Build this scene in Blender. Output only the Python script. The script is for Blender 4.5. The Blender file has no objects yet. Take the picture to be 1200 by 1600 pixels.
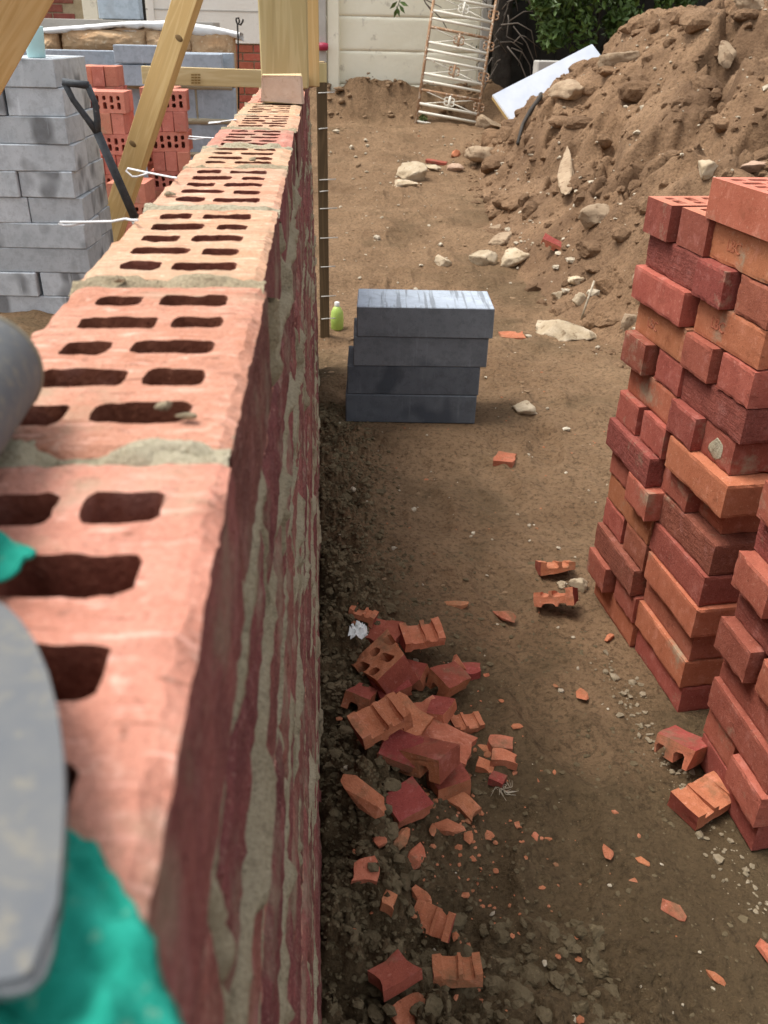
import bpy, bmesh, math, random
import numpy as np
from mathutils import Vector, Matrix, Euler, geometry

random.seed(7)
RNG = np.random.default_rng(11)
scene = bpy.context.scene
COL = scene.collection
PI = math.pi

# ------------------------------------------------------------------ camera, sky, sun, exposure
FPX, YAW, PITCH, ROLL, CAMZ = 1366.6, .0778, .5049, -.0230, 1.18


def cam_rows():
    cy, sy = math.cos(YAW), math.sin(YAW)
    fw = Vector((sy * math.cos(PITCH), cy * math.cos(PITCH), -math.sin(PITCH)))
    rt = Vector((cy, -sy, 0))
    dn = fw.cross(rt)
    c, s = math.cos(ROLL), math.sin(ROLL)
    return c * rt + s * dn, -s * rt + c * dn, fw


RX, DN, FW = cam_rows()
cam_data = bpy.data.cameras.new('camera')
cam = bpy.data.objects.new('camera', cam_data)
COL.objects.link(cam)
m = Matrix((RX, -DN, -FW)).transposed().to_4x4()
m.translation = (0, 0, CAMZ)
cam.matrix_world = m
cam_data.sensor_fit = 'VERTICAL'
cam_data.sensor_height = 36
cam_data.sensor_width = 27
cam_data.lens = FPX / 1600 * 36
cam_data.clip_start = .01
cam_data.clip_end = 200
cam_data.dof.use_dof = True
cam_data.dof.focus_distance = 1.55
cam_data.dof.aperture_fstop = cam_data.lens / 1.9
scene.camera = cam

SUN_EL, SUN_AZ = math.radians(66), math.radians(-80)      # azimuth from +Y, negative = to the left
world = bpy.data.worlds.new('World')
scene.world = world
world.use_nodes = True
wn = world.node_tree
bg = wn.nodes['Background']
sky = wn.nodes.new('ShaderNodeTexSky')
sky.sky_type = 'NISHITA'
sky.sun_disc = False
sky.sun_elevation = SUN_EL
sky.sun_rotation = SUN_AZ
sky.dust_density = 4
hs = wn.nodes.new('ShaderNodeHueSaturation')
hs.inputs['Saturation'].default_value = .22
wn.links.new(sky.outputs[0], hs.inputs['Color'])
wn.links.new(hs.outputs[0], bg.inputs['Color'])
bg.inputs['Strength'].default_value = .14
sun_d = bpy.data.lights.new('sun', 'SUN')
sun_d.energy = 1.35
sun_d.angle = math.radians(22)
sun_d.color = (1, .95, .87)
sun = bpy.data.objects.new('sun', sun_d)
COL.objects.link(sun)
sdir = Vector((math.sin(SUN_AZ) * math.cos(SUN_EL), math.cos(SUN_AZ) * math.cos(SUN_EL), math.sin(SUN_EL)))
sun.rotation_euler = (-sdir).to_track_quat('-Z', 'Y').to_euler()
sun.location = sdir * 20
scene.view_settings.view_transform = 'Standard'
scene.view_settings.look = 'None'
scene.view_settings.gamma = 1
scene.view_settings.use_curve_mapping = False
scene.view_settings.exposure = .95


# ------------------------------------------------------------------ numbers: rays, noise, terrain
def ray(px, py):
    x, y = (px - 600) / FPX, (py - 800) / FPX
    return RX * x + DN * y + FW


def atY(px, py, Y):
    r = ray(px, py)
    return r * (Y / r.y) + Vector((0, 0, CAMZ))


def atZ(px, py, z):
    r = ray(px, py)
    return r * ((z - CAMZ) / r.z) + Vector((0, 0, CAMZ))


_perm = np.random.default_rng(3).permutation(256)
_val = np.random.default_rng(4).random(256)


def vn(x, y, z=0.0, seed=0):
    x = np.asarray(x, float) + seed * 17.31
    y = np.asarray(y, float) + seed * 5.77
    z = np.asarray(z, float) + 0 * x
    ix, iy, iz = np.floor(x).astype(int), np.floor(y).astype(int), np.floor(z).astype(int)
    fx, fy, fz = x - ix, y - iy, z - iz
    fx, fy, fz = [t * t * t * (t * (t * 6 - 15) + 10) for t in (fx, fy, fz)]

    def h(a, b, c):
        return _val[_perm[(_perm[(_perm[a & 255] + b) & 255] + c) & 255]]
    r = 0
    for dz in (0, 1):
        wz = fz if dz else 1 - fz
        for dy in (0, 1):
            wy = fy if dy else 1 - fy
            r = r + wz * wy * (h(ix, iy + dy, iz + dz) * (1 - fx) + h(ix + 1, iy + dy, iz + dz) * fx)
    return r


def fbm(x, y, z=0.0, oct=4, seed=0, gain=.5):
    a, s, t = 1., 0., 0.
    for i in range(oct):
        s = s + a * vn(np.asarray(x) * 2 ** i, np.asarray(y) * 2 ** i, np.asarray(z) * 2 ** i, seed + i)
        t += a
        a *= gain
    return s / t


def sstep(a, b, x):
    t = np.clip((np.asarray(x, float) - a) / (b - a), 0, 1)
    return t * t * (3 - 2 * t)


HEAP = [(3.6, 2.3), (1.75, 2.7), (1.30, 3.25), (1.13, 4.0), (1.07, 4.7), (1.07, 5.6), (1.17, 6.7), (1.33, 7.9), (1.7, 8.5), (2.4, 8.7), (7, 8.9), (9, 6), (7, 2.6)]


PRINTS = [(.42, 1.75, .2), (.30, 2.12, -.1), (.52, 2.35, .15), (.72, 2.55, -.2), (.80, 2.95, .1), (.62, 3.25, -.25), (.85, 3.5, .3), (.45, 3.75, 0), (.62, 4.15, .2), (.40, 4.5, -.15), (.66, 4.9, .1), (.45, 5.3, -.1), (.70, 5.8, .2), (.5, 6.3, 0), (.45, 1.25, .3), (.38, .95, -.4)]


def poly_d(x, y):
    x = np.asarray(x, float); y = np.asarray(y, float)
    d = np.full(np.broadcast(x, y).shape, 1e9)
    ins = np.zeros(d.shape, bool)
    n = len(HEAP)
    for i in range(n):
        (x1, y1), (x2, y2) = HEAP[i], HEAP[(i + 1) % n]
        ex, ey = x2 - x1, y2 - y1
        t = np.clip(((x - x1) * ex + (y - y1) * ey) / (ex * ex + ey * ey), 0, 1)
        d = np.minimum(d, np.hypot(x - x1 - t * ex, y - y1 - t * ey))
        c = ((y1 > y) != (y2 > y)) & (x < (x2 - x1) * (y - y1) / (y2 - y1 + 1e-12) + x1)
        ins ^= c
    return np.where(ins, d, -d)


def ground_h(x, y):
    x = np.asarray(x, float); y = np.asarray(y, float)
    right = sstep(-.9, -.1, x)
    z = .37 * sstep(3.1, 9.8, y) * right + .05 * (1 - right)
    z = z + .09 * (fbm(x * 1.1, y * 1.1, seed=1) - .5) * sstep(.6, 1.4, y)
    z = z + .06 * (fbm(x * 4, y * 4, seed=2) - .5)
    z = z + .028 * (fbm(x * 14, y * 14, seed=3) - .5)
    wallm = np.exp(-(np.clip(x - .0, 0, 9) / .13) ** 2) * sstep(-.06, 0, x) * (1 - sstep(2.2, 3.2, y))
    z = z + wallm * (.035 + .16 * (fbm(x * 9, y * 9, seed=5) - .42))
    near = (1 - sstep(1.0, 1.9, y)) * (1 - sstep(.25, .5, x))
    z = z + near * .06 * (fbm(x * 16, y * 16, seed=6) - .5)
    band = np.exp(-(np.clip(x - .0, 0, 9) / .15) ** 2) * sstep(-.08, -.02, x) * (1 - sstep(2.4, 3.3, y)) + .55 * (1 - sstep(.72, .95, y)) * (1 - sstep(.42, .55, x)) * sstep(-.05, 0, x)
    band = np.clip(band, 0, 1) * (.35 + 1.1 * fbm(x * 7, y * 7, seed=41))
    bil = np.abs(fbm(x * 34, y * 34, seed=42, oct=2) - .5) + .6 * np.abs(fbm(x * 75, y * 75, seed=43, oct=2) - .5) + .35 * np.abs(fbm(x * 150, y * 150, seed=44, oct=2) - .5)
    z = z + band * .085 * (bil - .1)
    # boot prints trodden into the path
    for (bx, by, ba) in PRINTS:
        c_, s_ = math.cos(ba), math.sin(ba)
        u_ = (x - bx) * c_ + (y - by) * s_
        v_ = -(x - bx) * s_ + (y - by) * c_
        e_ = (u_ / .055) ** 2 + (v_ / .14) ** 2
        z = z - .014 * np.exp(-e_ ** 3) + .006 * np.exp(-((e_ - 1.5) / .5) ** 2)
    # pressed flat tread marks on the path
    z = z + .012 * (fbm(x * 2.2, y * 9, seed=8) - .5) * sstep(1.5, 3, y)
    # bank of soil under the back fence
    z = z + .34 * sstep(9.25, 9.75, y) * right * (.1 + 1.2 * fbm(x * 2.5, y * 2.5, seed=9))
    # trodden flat bed where the bricks and blocks stand
    bed = sstep(.48, .60, x) * (1 - sstep(1.0, 1.2, x)) * sstep(.7, .9, y) * (1 - sstep(1.75, 1.9, y))
    z = z * (1 - bed) + bed * (-.012 + .25 * z)
    bed = sstep(.0, .09, x) * (1 - sstep(.6, .7, x)) * sstep(2.65, 2.72, y) * (1 - sstep(3.0, 3.15, y))
    z = z * (1 - bed) + bed * (.004)
    return z


def heap_h(x, y):
    d = poly_d(x, y)
    dd = np.clip(d, 0, 9)
    h = 3.2 * (1 - np.exp(-dd * .80 / 3.2))
    k = sstep(0, .5, dd)
    h = h + k * (.55 * (fbm(x * 1.3 + .35 * y, y * 1.1, seed=21) - .5) + .23 * (fbm((x + .5 * y) * 3.0, (y - .4 * x) * 3.4, seed=22, gain=.62) - .5))
    h = h - .16 * k * sstep(.10, .0, np.abs(fbm(x * 2.1 - y * .6, y * 1.5, seed=26) - .5))
    h = h + (.25 + .75 * k) * .07 * (fbm(x * 11, y * 11, seed=23, gain=.6) - .5)
    h = h + .09 * k * np.clip(fbm((x * .8 + y * .3) * 5, (y - x * .7) * 1.6, seed=24) - .5, 0, 1)
    return np.where(d < 0, np.maximum(d * .5, -.25), h)


def H(x, y):
    return np.maximum(ground_h(x, y), ground_h(x, y) + heap_h(x, y))


def Hs(x, y):
    return float(H(np.array([x]), np.array([y]))[0])


def hit(px, py, t0=.7, t1=14, dz=0.0):
    """first point of the soil that the line of sight through (px, py) meets"""
    r = ray(px, py)
    t = np.linspace(t0, t1, 3000)
    x, y, z = r.x * t, r.y * t, CAMZ + r.z * t
    g = H(x, y) + dz
    i = np.argmax(z < g)
    if z[i] >= g[i]:
        i = -1
    return Vector((x[i], y[i], g[i] - dz))


# ------------------------------------------------------------------ materials
def new_mat(name, rough=.85, spec=.3):
    mt = bpy.data.materials.new(name)
    mt.use_nodes = True
    nt = mt.node_tree
    b = nt.nodes['Principled BSDF']
    b.inputs['Roughness'].default_value = rough
    b.inputs['Specular IOR Level'].default_value = spec
    return mt, nt, b


class NT:
    """small node writer"""
    def __init__(s, nt, rnd=True, scale=(1, 1, 1)):
        s.nt = nt
        tc = nt.nodes.new('ShaderNodeTexCoord')
        s.co = tc.outputs['Object']
        s.info = nt.nodes.new('ShaderNodeObjectInfo')
        if rnd:
            mul = s.n('ShaderNodeMath', operation='MULTIPLY')
            nt.links.new(s.info.outputs['Random'], mul.inputs[0]); mul.inputs[1].default_value = 37.
            add = s.n('ShaderNodeVectorMath', operation='ADD')
            nt.links.new(s.co, add.inputs[0]); nt.links.new(mul.outputs[0], add.inputs[1])
            s.co = add.outputs[0]

    def n(s, t, **k):
        nd = s.nt.nodes.new(t)
        for a, v in k.items():
            setattr(nd, a, v)
        return nd

    def map(s, scale, rot=(0, 0, 0)):
        mp = s.n('ShaderNodeMapping')
        mp.inputs['Scale'].default_value = scale
        mp.inputs['Rotation'].default_value = rot
        s.nt.links.new(s.co, mp.inputs[0])
        return mp.outputs[0]

    def noise(s, scale, detail=5, rough=.6, co=None, dist=0):
        nd = s.n('ShaderNodeTexNoise')
        nd.inputs['Scale'].default_value = scale
        nd.inputs['Detail'].default_value = detail
        nd.inputs['Roughness'].default_value = rough
        nd.inputs['Distortion'].default_value = dist
        s.nt.links.new(co if co is not None else s.co, nd.inputs['Vector'])
        return nd.outputs[0]

    def ramp(s, f, stops):
        nd = s.n('ShaderNodeValToRGB')
        el = nd.color_ramp.elements
        while len(el) < len(stops):
            el.new(.5)
        for e, (p, c) in zip(el, stops):
            e.position = p
            e.color = (c, c, c, 1) if isinstance(c, (int, float)) else (*c, 1)
        s.nt.links.new(f, nd.inputs[0])
        return nd.outputs[0]

    def mix(s, f, a, b, mode='MIX'):
        nd = s.n('ShaderNodeMix', data_type='RGBA', blend_type=mode)
        for v, i in ((f, 0), (a, 6), (b, 7)):
            if isinstance(v, (int, float)):
                nd.inputs[i].default_value = v
            elif isinstance(v, tuple):
                nd.inputs[i].default_value = (*v, 1)
            else:
                s.nt.links.new(v, nd.inputs[i])
        return nd.outputs[2]

    def vary(s, c, lo, hi, hue=.0):
        """object to object variation of brightness"""
        mr = s.n('ShaderNodeMapRange')
        mr.inputs['To Min'].default_value = lo; mr.inputs['To Max'].default_value = hi
        s.nt.links.new(s.info.outputs['Random'], mr.inputs[0])
        hv = s.n('ShaderNodeHueSaturation')
        s.nt.links.new(mr.outputs[0], hv.inputs['Value'])
        if hue:
            wn_ = s.n('ShaderNodeTexWhiteNoise', noise_dimensions='1D')
            s.nt.links.new(s.info.outputs['Random'], wn_.inputs['W'])
            m2 = s.n('ShaderNodeMapRange')
            m2.inputs['To Min'].default_value = .5 - hue; m2.inputs['To Max'].default_value = .5 + hue
            s.nt.links.new(wn_.outputs[0], m2.inputs[0]); s.nt.links.new(m2.outputs[0], hv.inputs['Hue'])
        s.nt.links.new(c, hv.inputs['Color'])
        return hv.outputs[0]

    def bump(s, b, f, strength=.5, dist=.002, prev=None):
        nd = s.n('ShaderNodeBump')
        nd.inputs['Strength'].default_value = strength
        nd.inputs['Distance'].default_value = dist
        s.nt.links.new(f, nd.inputs['Height'])
        if prev is not None:
            s.nt.links.new(prev, nd.inputs['Normal'])
        s.nt.links.new(nd.outputs[0], b.inputs['Normal'])
        return nd.outputs[0]

    def geo_pos(s):
        g = s.n('ShaderNodeNewGeometry')
        return g.outputs['Position']


def mat_brick(name, c1, c2, spot, lo=.8, hi=1.15, stain=(.33, .28, .19), stain_amt=.0, bump=.5, drag=False, hue=.008, dirt=0., streak=False):
    mt, nt, b = new_mat(name, .9, .15)
    w = NT(nt)
    GR = 1.2 if drag else .7
    n1 = w.noise(22, 6, .65)
    base = w.mix(w.ramp(n1, [(.35, 0.), (.68, 1.)]), c1, c2)
    n2 = w.noise(120, 4, .6)
    base = w.mix(w.ramp(n2, [(.60, 0.), (.72, .75)]), base, spot)
    n2b = w.noise(160, 3, .6)
    base = w.mix(w.ramp(n2b, [(.63, 0.), (.74, .7)]), base, tuple(v * .42 for v in c1))
    if drag:
        nd = w.noise(1, 5, .6, co=w.map((140, 26, 200), (.5, .3, .6)))
        base = w.mix(w.ramp(nd, [(.4, 0.), (.75, .5)]), base, tuple(v * .55 for v in c1))
    if streak:
        ns = w.noise(1, 4, .6, co=w.map((45, 260, 45), (0, 0, .12)))
        base = w.mix(w.ramp(ns, [(.58, 0.), (.68, .8)]), base, tuple(min(1, v * 1.2 + .12) for v in c2))
        base = w.mix(w.ramp(ns, [(.31, .75), (.40, 0.)]), base, tuple(v * .42 for v in c1))
    base = w.vary(base, lo, hi, hue)
    nf = w.noise(520, 3, .7)
    base = w.mix(w.ramp(nf, [(.56, 0.), (.70, .55 * GR)]), base, spot)
    base = w.mix(w.ramp(nf, [(.30, .7 * GR), (.43, 0.)]), base, tuple(v * .4 for v in c1))
    nsc = w.noise(1, 6, .68, co=w.map((26, 34, 26)))
    base = w.mix(w.ramp(nsc, [(.55, 0.), (.72, .38)]), base, tuple(min(1, v * 1.25 + .12) for v in c2))
    base = w.mix(w.ramp(nsc, [(.30, .45), (.43, 0.)]), base, tuple(v * .5 for v in c1))
    if stain_amt:
        n3 = w.noise(9, 6, .7)
        base = w.mix(w.ramp(n3, [(.60 - .16 * stain_amt, 0.), (.72 - .1 * stain_amt, .8)]), base, stain)
    nt.links.new(base, b.inputs['Base Color'])
    p = w.bump(b, w.noise(420, 3, .7), min(1, bump * 1.5), .0012)
    if drag:
        p = w.bump(b, nd, bump, .002, p)
    w.bump(b, w.noise(80, 5, .65), bump, .0030, p)
    return mt


M = {}
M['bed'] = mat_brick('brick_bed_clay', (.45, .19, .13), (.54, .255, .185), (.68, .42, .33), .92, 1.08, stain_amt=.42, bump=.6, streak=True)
M['bedtan'] = mat_brick('brick_bed_tan', (.50, .27, .16), (.58, .36, .24), (.70, .50, .37), .92, 1.06, stain_amt=.6, bump=.6, streak=True)
M['core'] = mat_brick('brick_hole_shade_clay', (.17, .052, .033), (.24, .08, .05), (.3, .12, .08), .9, 1.1, bump=.6)  # hole walls: same clay darkened, the shade inside the holes put into its colour
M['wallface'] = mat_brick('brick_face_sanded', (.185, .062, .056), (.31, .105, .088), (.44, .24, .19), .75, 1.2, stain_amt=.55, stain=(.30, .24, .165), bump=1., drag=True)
M['maroon'] = mat_brick('brick_maroon', (.29, .08, .053), (.37, .112, .074), (.47, .20, .15), .78, 1.15, stain_amt=.12, bump=.5, drag=False)
M['dark'] = mat_brick('brick_dark_dragged', (.255, .073, .052), (.33, .10, .07), (.42, .18, .14), .85, 1.1, stain_amt=.12, bump=.9, drag=True)
M['orange'] = mat_brick('brick_orange', (.38, .122, .062), (.45, .158, .085), (.56, .27, .17), .88, 1.1, stain_amt=.15, bump=.35)
M['red'] = mat_brick('brick_red', (.35, .098, .062), (.43, .135, .085), (.56, .25, .17), .85, 1.12, stain_amt=.15, bump=.4)
M['stackbed'] = mat_brick('brick_bed_fresh', (.52, .19, .115), (.60, .24, .155), (.66, .35, .25), .9, 1.08, stain_amt=.05, bump=.4)
M['pile'] = mat_brick('brick_pile_red', (.55, .20, .14), (.62, .25, .18), (.66, .34, .26), .85, 1.12, stain_amt=.05, bump=.35)
M['broken'] = mat_brick('brick_broken_clay', (.46, .15, .075), (.56, .21, .115), (.64, .32, .21), .82, 1.1, stain_amt=.55, stain=(.15, .11, .06), bump=.9)
M['brokenface'] = mat_brick('brick_broken_face', (.27, .062, .045), (.35, .085, .06), (.44, .16, .12), .85, 1.1, stain_amt=.35, stain=(.17, .13, .075), bump=.6)
M['house'] = mat_brick('brick_house_dark', (.20, .065, .05), (.27, .095, .07), (.35, .17, .13), .8, 1.2, stain_amt=.2, bump=.6)
M['houseb'] = mat_brick('brick_house_red', (.40, .10, .065), (.46, .13, .085), (.5, .22, .16), .85, 1.15, stain_amt=.2, bump=.6)


def mat_mortar(name, c1, c2, dark):
    mt, nt, b = new_mat(name, .95, .1)
    w = NT(nt, rnd=False)
    base = w.mix(w.ramp(w.noise(14, 6, .65), [(.3, 0.), (.7, 1.)]), c1, c2)
    base = w.mix(w.ramp(w.noise(110, 5, .75), [(.55, 0.), (.72, .85)]), base, dark)
    ng = w.noise(650, 3, .7)
    base = w.mix(w.ramp(ng, [(.32, .75), (.45, 0.)]), base, dark)
    base = w.mix(w.ramp(ng, [(.58, 0.), (.70, .6)]), base, tuple(min(1, v * 1.35) for v in c2))
    nt.links.new(base, b.inputs['Base Color'])
    p = w.bump(b, w.noise(260, 4, .75), 1., .0025)
    w.bump(b, w.noise(60, 6, .75), 1., .006, p)
    return mt


M['mortar'] = mat_mortar('mortar_sandy', (.34, .275, .175), (.46, .39, .27), (.18, .14, .09))
M['mortarpale'] = mat_mortar('mortar_pale', (.44, .38, .26), (.5, .45, .33), (.25, .2, .12))


def mat_soil(name, dry1, dry2, dark1, dark2, heap=False):
    mt, nt, b = new_mat(name, .95, .12)
    w = NT(nt, rnd=False)
    dry = w.mix(w.ramp(w.noise(2.3, 7, .62), [(.34, 0.), (.66, 1.)]), dry1, dry2)
    wet = w.mix(w.ramp(w.noise(4.5, 7, .65), [(.33, 0.), (.68, 1.)]), dark1, dark2)  # darker soil tone; on the ground it also holds painted shade
    if heap:
        base = w.mix(w.ramp(w.noise(1, 6, .6, co=w.map((1.4, 2.6, 1.4), (0, .5, .5)), dist=.6), [(.42, 0.), (.66, .85)]), dry, wet)
    else:
        # near soil darker by position: damp, with the wall's shade painted in
        sep = w.n('ShaderNodeSeparateXYZ')
        nt.links.new(w.co, sep.inputs[0])
        my = w.n('ShaderNodeMapRange')
        my.inputs['From Min'].default_value = .9; my.inputs['From Max'].default_value = 1.85
        my.inputs['To Min'].default_value = 0; my.inputs['To Max'].default_value = 1
        nt.links.new(sep.outputs[1], my.inputs[0])
        mx = w.n('ShaderNodeMapRange')
        mx.inputs['From Min'].default_value = .0; mx.inputs['From Max'].default_value = .32
        mx.inputs['To Min'].default_value = .6; mx.inputs['To Max'].default_value = 0
        nt.links.new(sep.outputs[0], mx.inputs[0])
        a = w.n('ShaderNodeMath', operation='SUBTRACT'); nt.links.new(my.outputs[0], a.inputs[0]); nt.links.new(mx.outputs[0], a.inputs[1])
        far = w.n('ShaderNodeMapRange')
        far.inputs['From Min'].default_value = 2.6; far.inputs['From Max'].default_value = 4.2
        nt.links.new(sep.outputs[1], far.inputs[0])
        a1 = w.n('ShaderNodeMath', operation='MAXIMUM'); nt.links.new(a.outputs[0], a1.inputs[0]); nt.links.new(far.outputs[0], a1.inputs[1])
        nn = w.n('ShaderNodeMath', operation='MULTIPLY_ADD')
        nt.links.new(w.noise(2.6, 6, .62), nn.inputs[0]); nn.inputs[1].default_value = 1.9; nn.inputs[2].default_value = -.95
        a2 = w.n('ShaderNodeMath', operation='ADD'); nt.links.new(a1.outputs[0], a2.inputs[0]); nt.links.new(nn.outputs[0], a2.inputs[1])
        base = w.mix(w.ramp(a2.outputs[0], [(.25, 0.), (.8, 1.)]), wet, dry)
    base = w.mix(w.ramp(w.noise(75, 5, .75), [(.36, .65), (.52, 0.)]), base, tuple(v * .45 for v in dark1))
    base = w.mix(w.ramp(w.noise(140, 4, .7), [(.64, 0.), (.74, .6)]), base, tuple(min(1, v * 1.7) for v in dry2))
    base = w.mix(w.ramp(w.noise(1.7, 5, .6), [(.36, .55), (.46, 0.)]), base, dark1)
    nt.links.new(base, b.inputs['Base Color'])
    p = w.bump(b, w.noise(210, 4, .75), .9, .003)
    p = w.bump(b, w.noise(55, 6, .7), .9, .012, p)
    w.bump(b, w.noise(17, 5, .6), .6, .03, p)
    return mt


M['soil'] = mat_soil('soil', (.19, .116, .064), (.275, .176, .101), (.098, .067, .036), (.15, .104, .057))
M['heap'] = mat_soil('spoil_soil', (.225, .135, .075), (.315, .20, .117), (.135, .08, .046), (.19, .116, .067), heap=True)


def mat_simple(name, c1, c2, scale=12, rough=.8, spec=.3, spot=None, spot_at=.62, bump=.3, bscale=60, bdist=.002, lo=1, hi=1, stretch=None, metal=0, rnd=True):
    mt, nt, b = new_mat(name, rough, spec)
    b.inputs['Metallic'].default_value = metal
    w = NT(nt, rnd=rnd)
    co = w.map(stretch) if stretch else None
    base = w.mix(w.ramp(w.noise(scale, 6, .62, co=co), [(.33, 0.), (.68, 1.)]), c1, c2)
    if spot:
        base = w.mix(w.ramp(w.noise(scale * 2.7, 5, .65, co=co), [(spot_at, 0.), (spot_at + .09, .9)]), base, spot)
    if lo != hi:
        base = w.vary(base, lo, hi)
    nt.links.new(base, b.inputs['Base Color'])
    w.bump(b, w.noise(bscale, 5, .65, co=co), bump, bdist)
    return mt


M['clod'] = mat_simple('soil_clod', (.10, .076, .043), (.175, .135, .08), 24, .95, .1, (.2, .155, .09), .6, .9, 160, .004, rnd=False)
M['clodtan'] = mat_simple('soil_clod_dry', (.20, .13, .075), (.30, .20, .12), 24, .95, .1, (.36, .27, .17), .6, .9, 160, .004, rnd=False)
M['grit'] = mat_simple('grit', (.34, .28, .2), (.5, .43, .32), 30, .9, .2, (.68, .62, .5), .55, .6, 150, .002, rnd=False)
M['gritdull'] = mat_simple('grit_dull', (.20, .16, .10), (.32, .26, .18), 60, .9, .2, (.6, .55, .45), .64, .6, 150, .002, rnd=False)
M['stone'] = mat_simple('pale_concrete_lump', (.40, .31, .20), (.56, .46, .33), 16, .92, .15, (.24, .17, .1), .58, .9, 70, .006, .85, 1.1)
M['slab'] = mat_simple('soil_dusted_slab', (.27, .19, .12), (.40, .30, .20), 12, .92, .15, (.20, .13, .08), .55, .9, 70, .006, .85, 1.1)
M['rockpink'] = mat_simple('pinkish_rock', (.36, .23, .16), (.46, .32, .23), 12, .92, .15, (.22, .14, .09), .6, .9, 60, .006)


def mat_block(name, c1, c2, dark, amt, lo=.9, hi=1.1, st=(7, 7, 5)):
    mt, nt, b = new_mat(name, .9, .15)
    w = NT(nt)
    base = w.mix(w.ramp(w.noise(7, 5, .6), [(.35, 0.), (.65, 1.)]), c1, c2)
    # streaky damp scrape marks
    n = w.noise(1, 2, .45, co=w.map(st))
    base = w.mix(w.ramp(n, [(.66 - .2 * amt, 0.), (.74 - .17 * amt, .85)]), base, dark)
    n2 = w.noise(1, 4, .6, co=w.map((60, 60, 5)))
    base = w.mix(w.ramp(n2, [(.6, 0.), (.72, .5)]), base, tuple(min(1, v * 1.25) for v in c2))
    base = w.mix(w.ramp(w.noise(170, 3, .7), [(.28, .55), (.40, 0.)]), base, tuple(v * .45 for v in c1))
    base = w.mix(w.ramp(w.noise(26, 6, .75), [(.40, .35), (.52, 0.)]), base, tuple(v * .6 for v in c1))
    base = w.vary(base, lo, hi)
    nt.links.new(base, b.inputs['Base Color'])
    p = w.bump(b, w.noise(230, 3, .75), .8, .0016)
    w.bump(b, n2, .25, .001, p)
    return mt


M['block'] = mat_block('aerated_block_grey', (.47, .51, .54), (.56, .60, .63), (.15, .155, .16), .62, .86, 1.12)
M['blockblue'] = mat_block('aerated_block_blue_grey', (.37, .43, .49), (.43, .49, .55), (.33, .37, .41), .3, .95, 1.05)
M['blockdark'] = mat_block('aerated_block_shaded_slate', (.17, .185, .20), (.21, .228, .245), (.13, .145, .165), .3, .97, 1.03)  # shade of the front faces put into a darker grey
M['blockslate'] = mat_block('aerated_block_damp_shaded', (.115, .128, .145), (.15, .166, .185), (.07, .08, .095), .3, .97, 1.03)  # damp grey darkened further, with the lower fronts' shade painted in
M['blocktop'] = mat_block('aerated_block_lit_scraped', (.40, .45, .52), (.48, .54, .61), (.22, .24, .26), .55, 1, 1, (70, 3.5, 70))  # scrape marks on a paler grey that carries the light on the top


def mat_wood(name, c1, c2, grain, gs=1.):
    mt, nt, b = new_mat(name, .75, .25)
    w = NT(nt)
    n = w.noise(1, 4, .5, co=w.map((16 * gs, 16 * gs, .9)), dist=1.2)
    wv = w.n('ShaderNodeMath', operation='SINE')
    mu = w.n('ShaderNodeMath', operation='MULTIPLY'); nt.links.new(n, mu.inputs[0]); mu.inputs[1].default_value = 42
    nt.links.new(mu.outputs[0], wv.inputs[0])
    base = w.mix(w.ramp(wv.outputs[0], [(.05, 0.), (.95, .75)]), c1, c2)
    base = w.mix(w.ramp(w.noise(1, 4, .6, co=w.map((60, 60, 2.2))), [(.52, 0.), (.7, .6)]), base, grain)
    base = w.mix(w.ramp(w.noise(3, 4, .6), [(.45, 0.), (.75, .35)]), base, tuple(v * .7 for v in c1))
    nt.links.new(base, b.inputs['Base Color'])
    w.bump(b, w.noise(1, 4, .6, co=w.map((120, 120, 4))), .35, .001)
    return mt


M['wood'] = mat_wood('pine_yellow', (.66, .45, .19), (.74, .54, .26), (.56, .36, .14))
M['woodpale'] = mat_wood('pine_pale', (.60, .46, .24), (.68, .55, .32), (.50, .36, .17))
M['woodgreen'] = mat_wood('treated_pine_greenish', (.50, .40, .19), (.58, .48, .25), (.38, .29, .13), .7)
M['wooddark'] = mat_wood('wet_dark_timber', (.10, .066, .032), (.15, .10, .05), (.075, .05, .025))
M['woodend'] = mat_simple('sawn_end_grain', (.60, .42, .31), (.70, .53, .41), 30, .9, .15, (.5, .34, .24), .6, .6, 140, .002)
M['knot'] = mat_simple('knot', (.16, .10, .04), (.22, .14, .06), 60)
M['render'] = mat_simple('cream_render', (.83, .79, .62), (.90, .87, .71), 2.2, .9, .15, (.54, .50, .40), .60, .5, 30, .006, rnd=False)
M['renderwhite'] = mat_simple('white_render', (.82, .79, .71), (.87, .85, .78), 2.2, .9, .15, (.6, .55, .46), .6, .7, 40, .006, rnd=False)
M['greypost'] = mat_simple('grey_concrete', (.42, .40, .36), (.52, .50, .45), 6, .9, .15, None, .6, .5, 50, .004)
M['dark'+'soil'] = mat_simple('dark_damp_soil', (.10, .074, .052), (.16, .118, .08), 9, .95, .1, (.2, .155, .11), .58, .9, 40, .02)
M['darkboard'] = mat_simple('dark_weathered_board', (.022, .022, .02), (.045, .043, .038), 6, .9, .1)
M['wool'] = mat_simple('brown_mineral_wool', (.46, .28, .15), (.62, .44, .27), 9, .97, .05, (.74, .60, .42), .58, 1., 50, .012)
M['white'] = mat_simple('white_sheeting', (.80, .80, .78), (.86, .86, .85), 6, .6, .3, None, .6, .4, 20, .01)
M['teal'] = mat_simple('teal_plastic_weave', (.010, .23, .165), (.026, .36, .27), 70, .85, .15, (.20, .36, .25), .62, 1., 420, .001)
M['steel'] = mat_simple('mortar_stained_steel', (.11, .118, .128), (.14, .142, .14), 90, .8, .25, (.18, .17, .145), .54, .5, 130, .0006)
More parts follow.
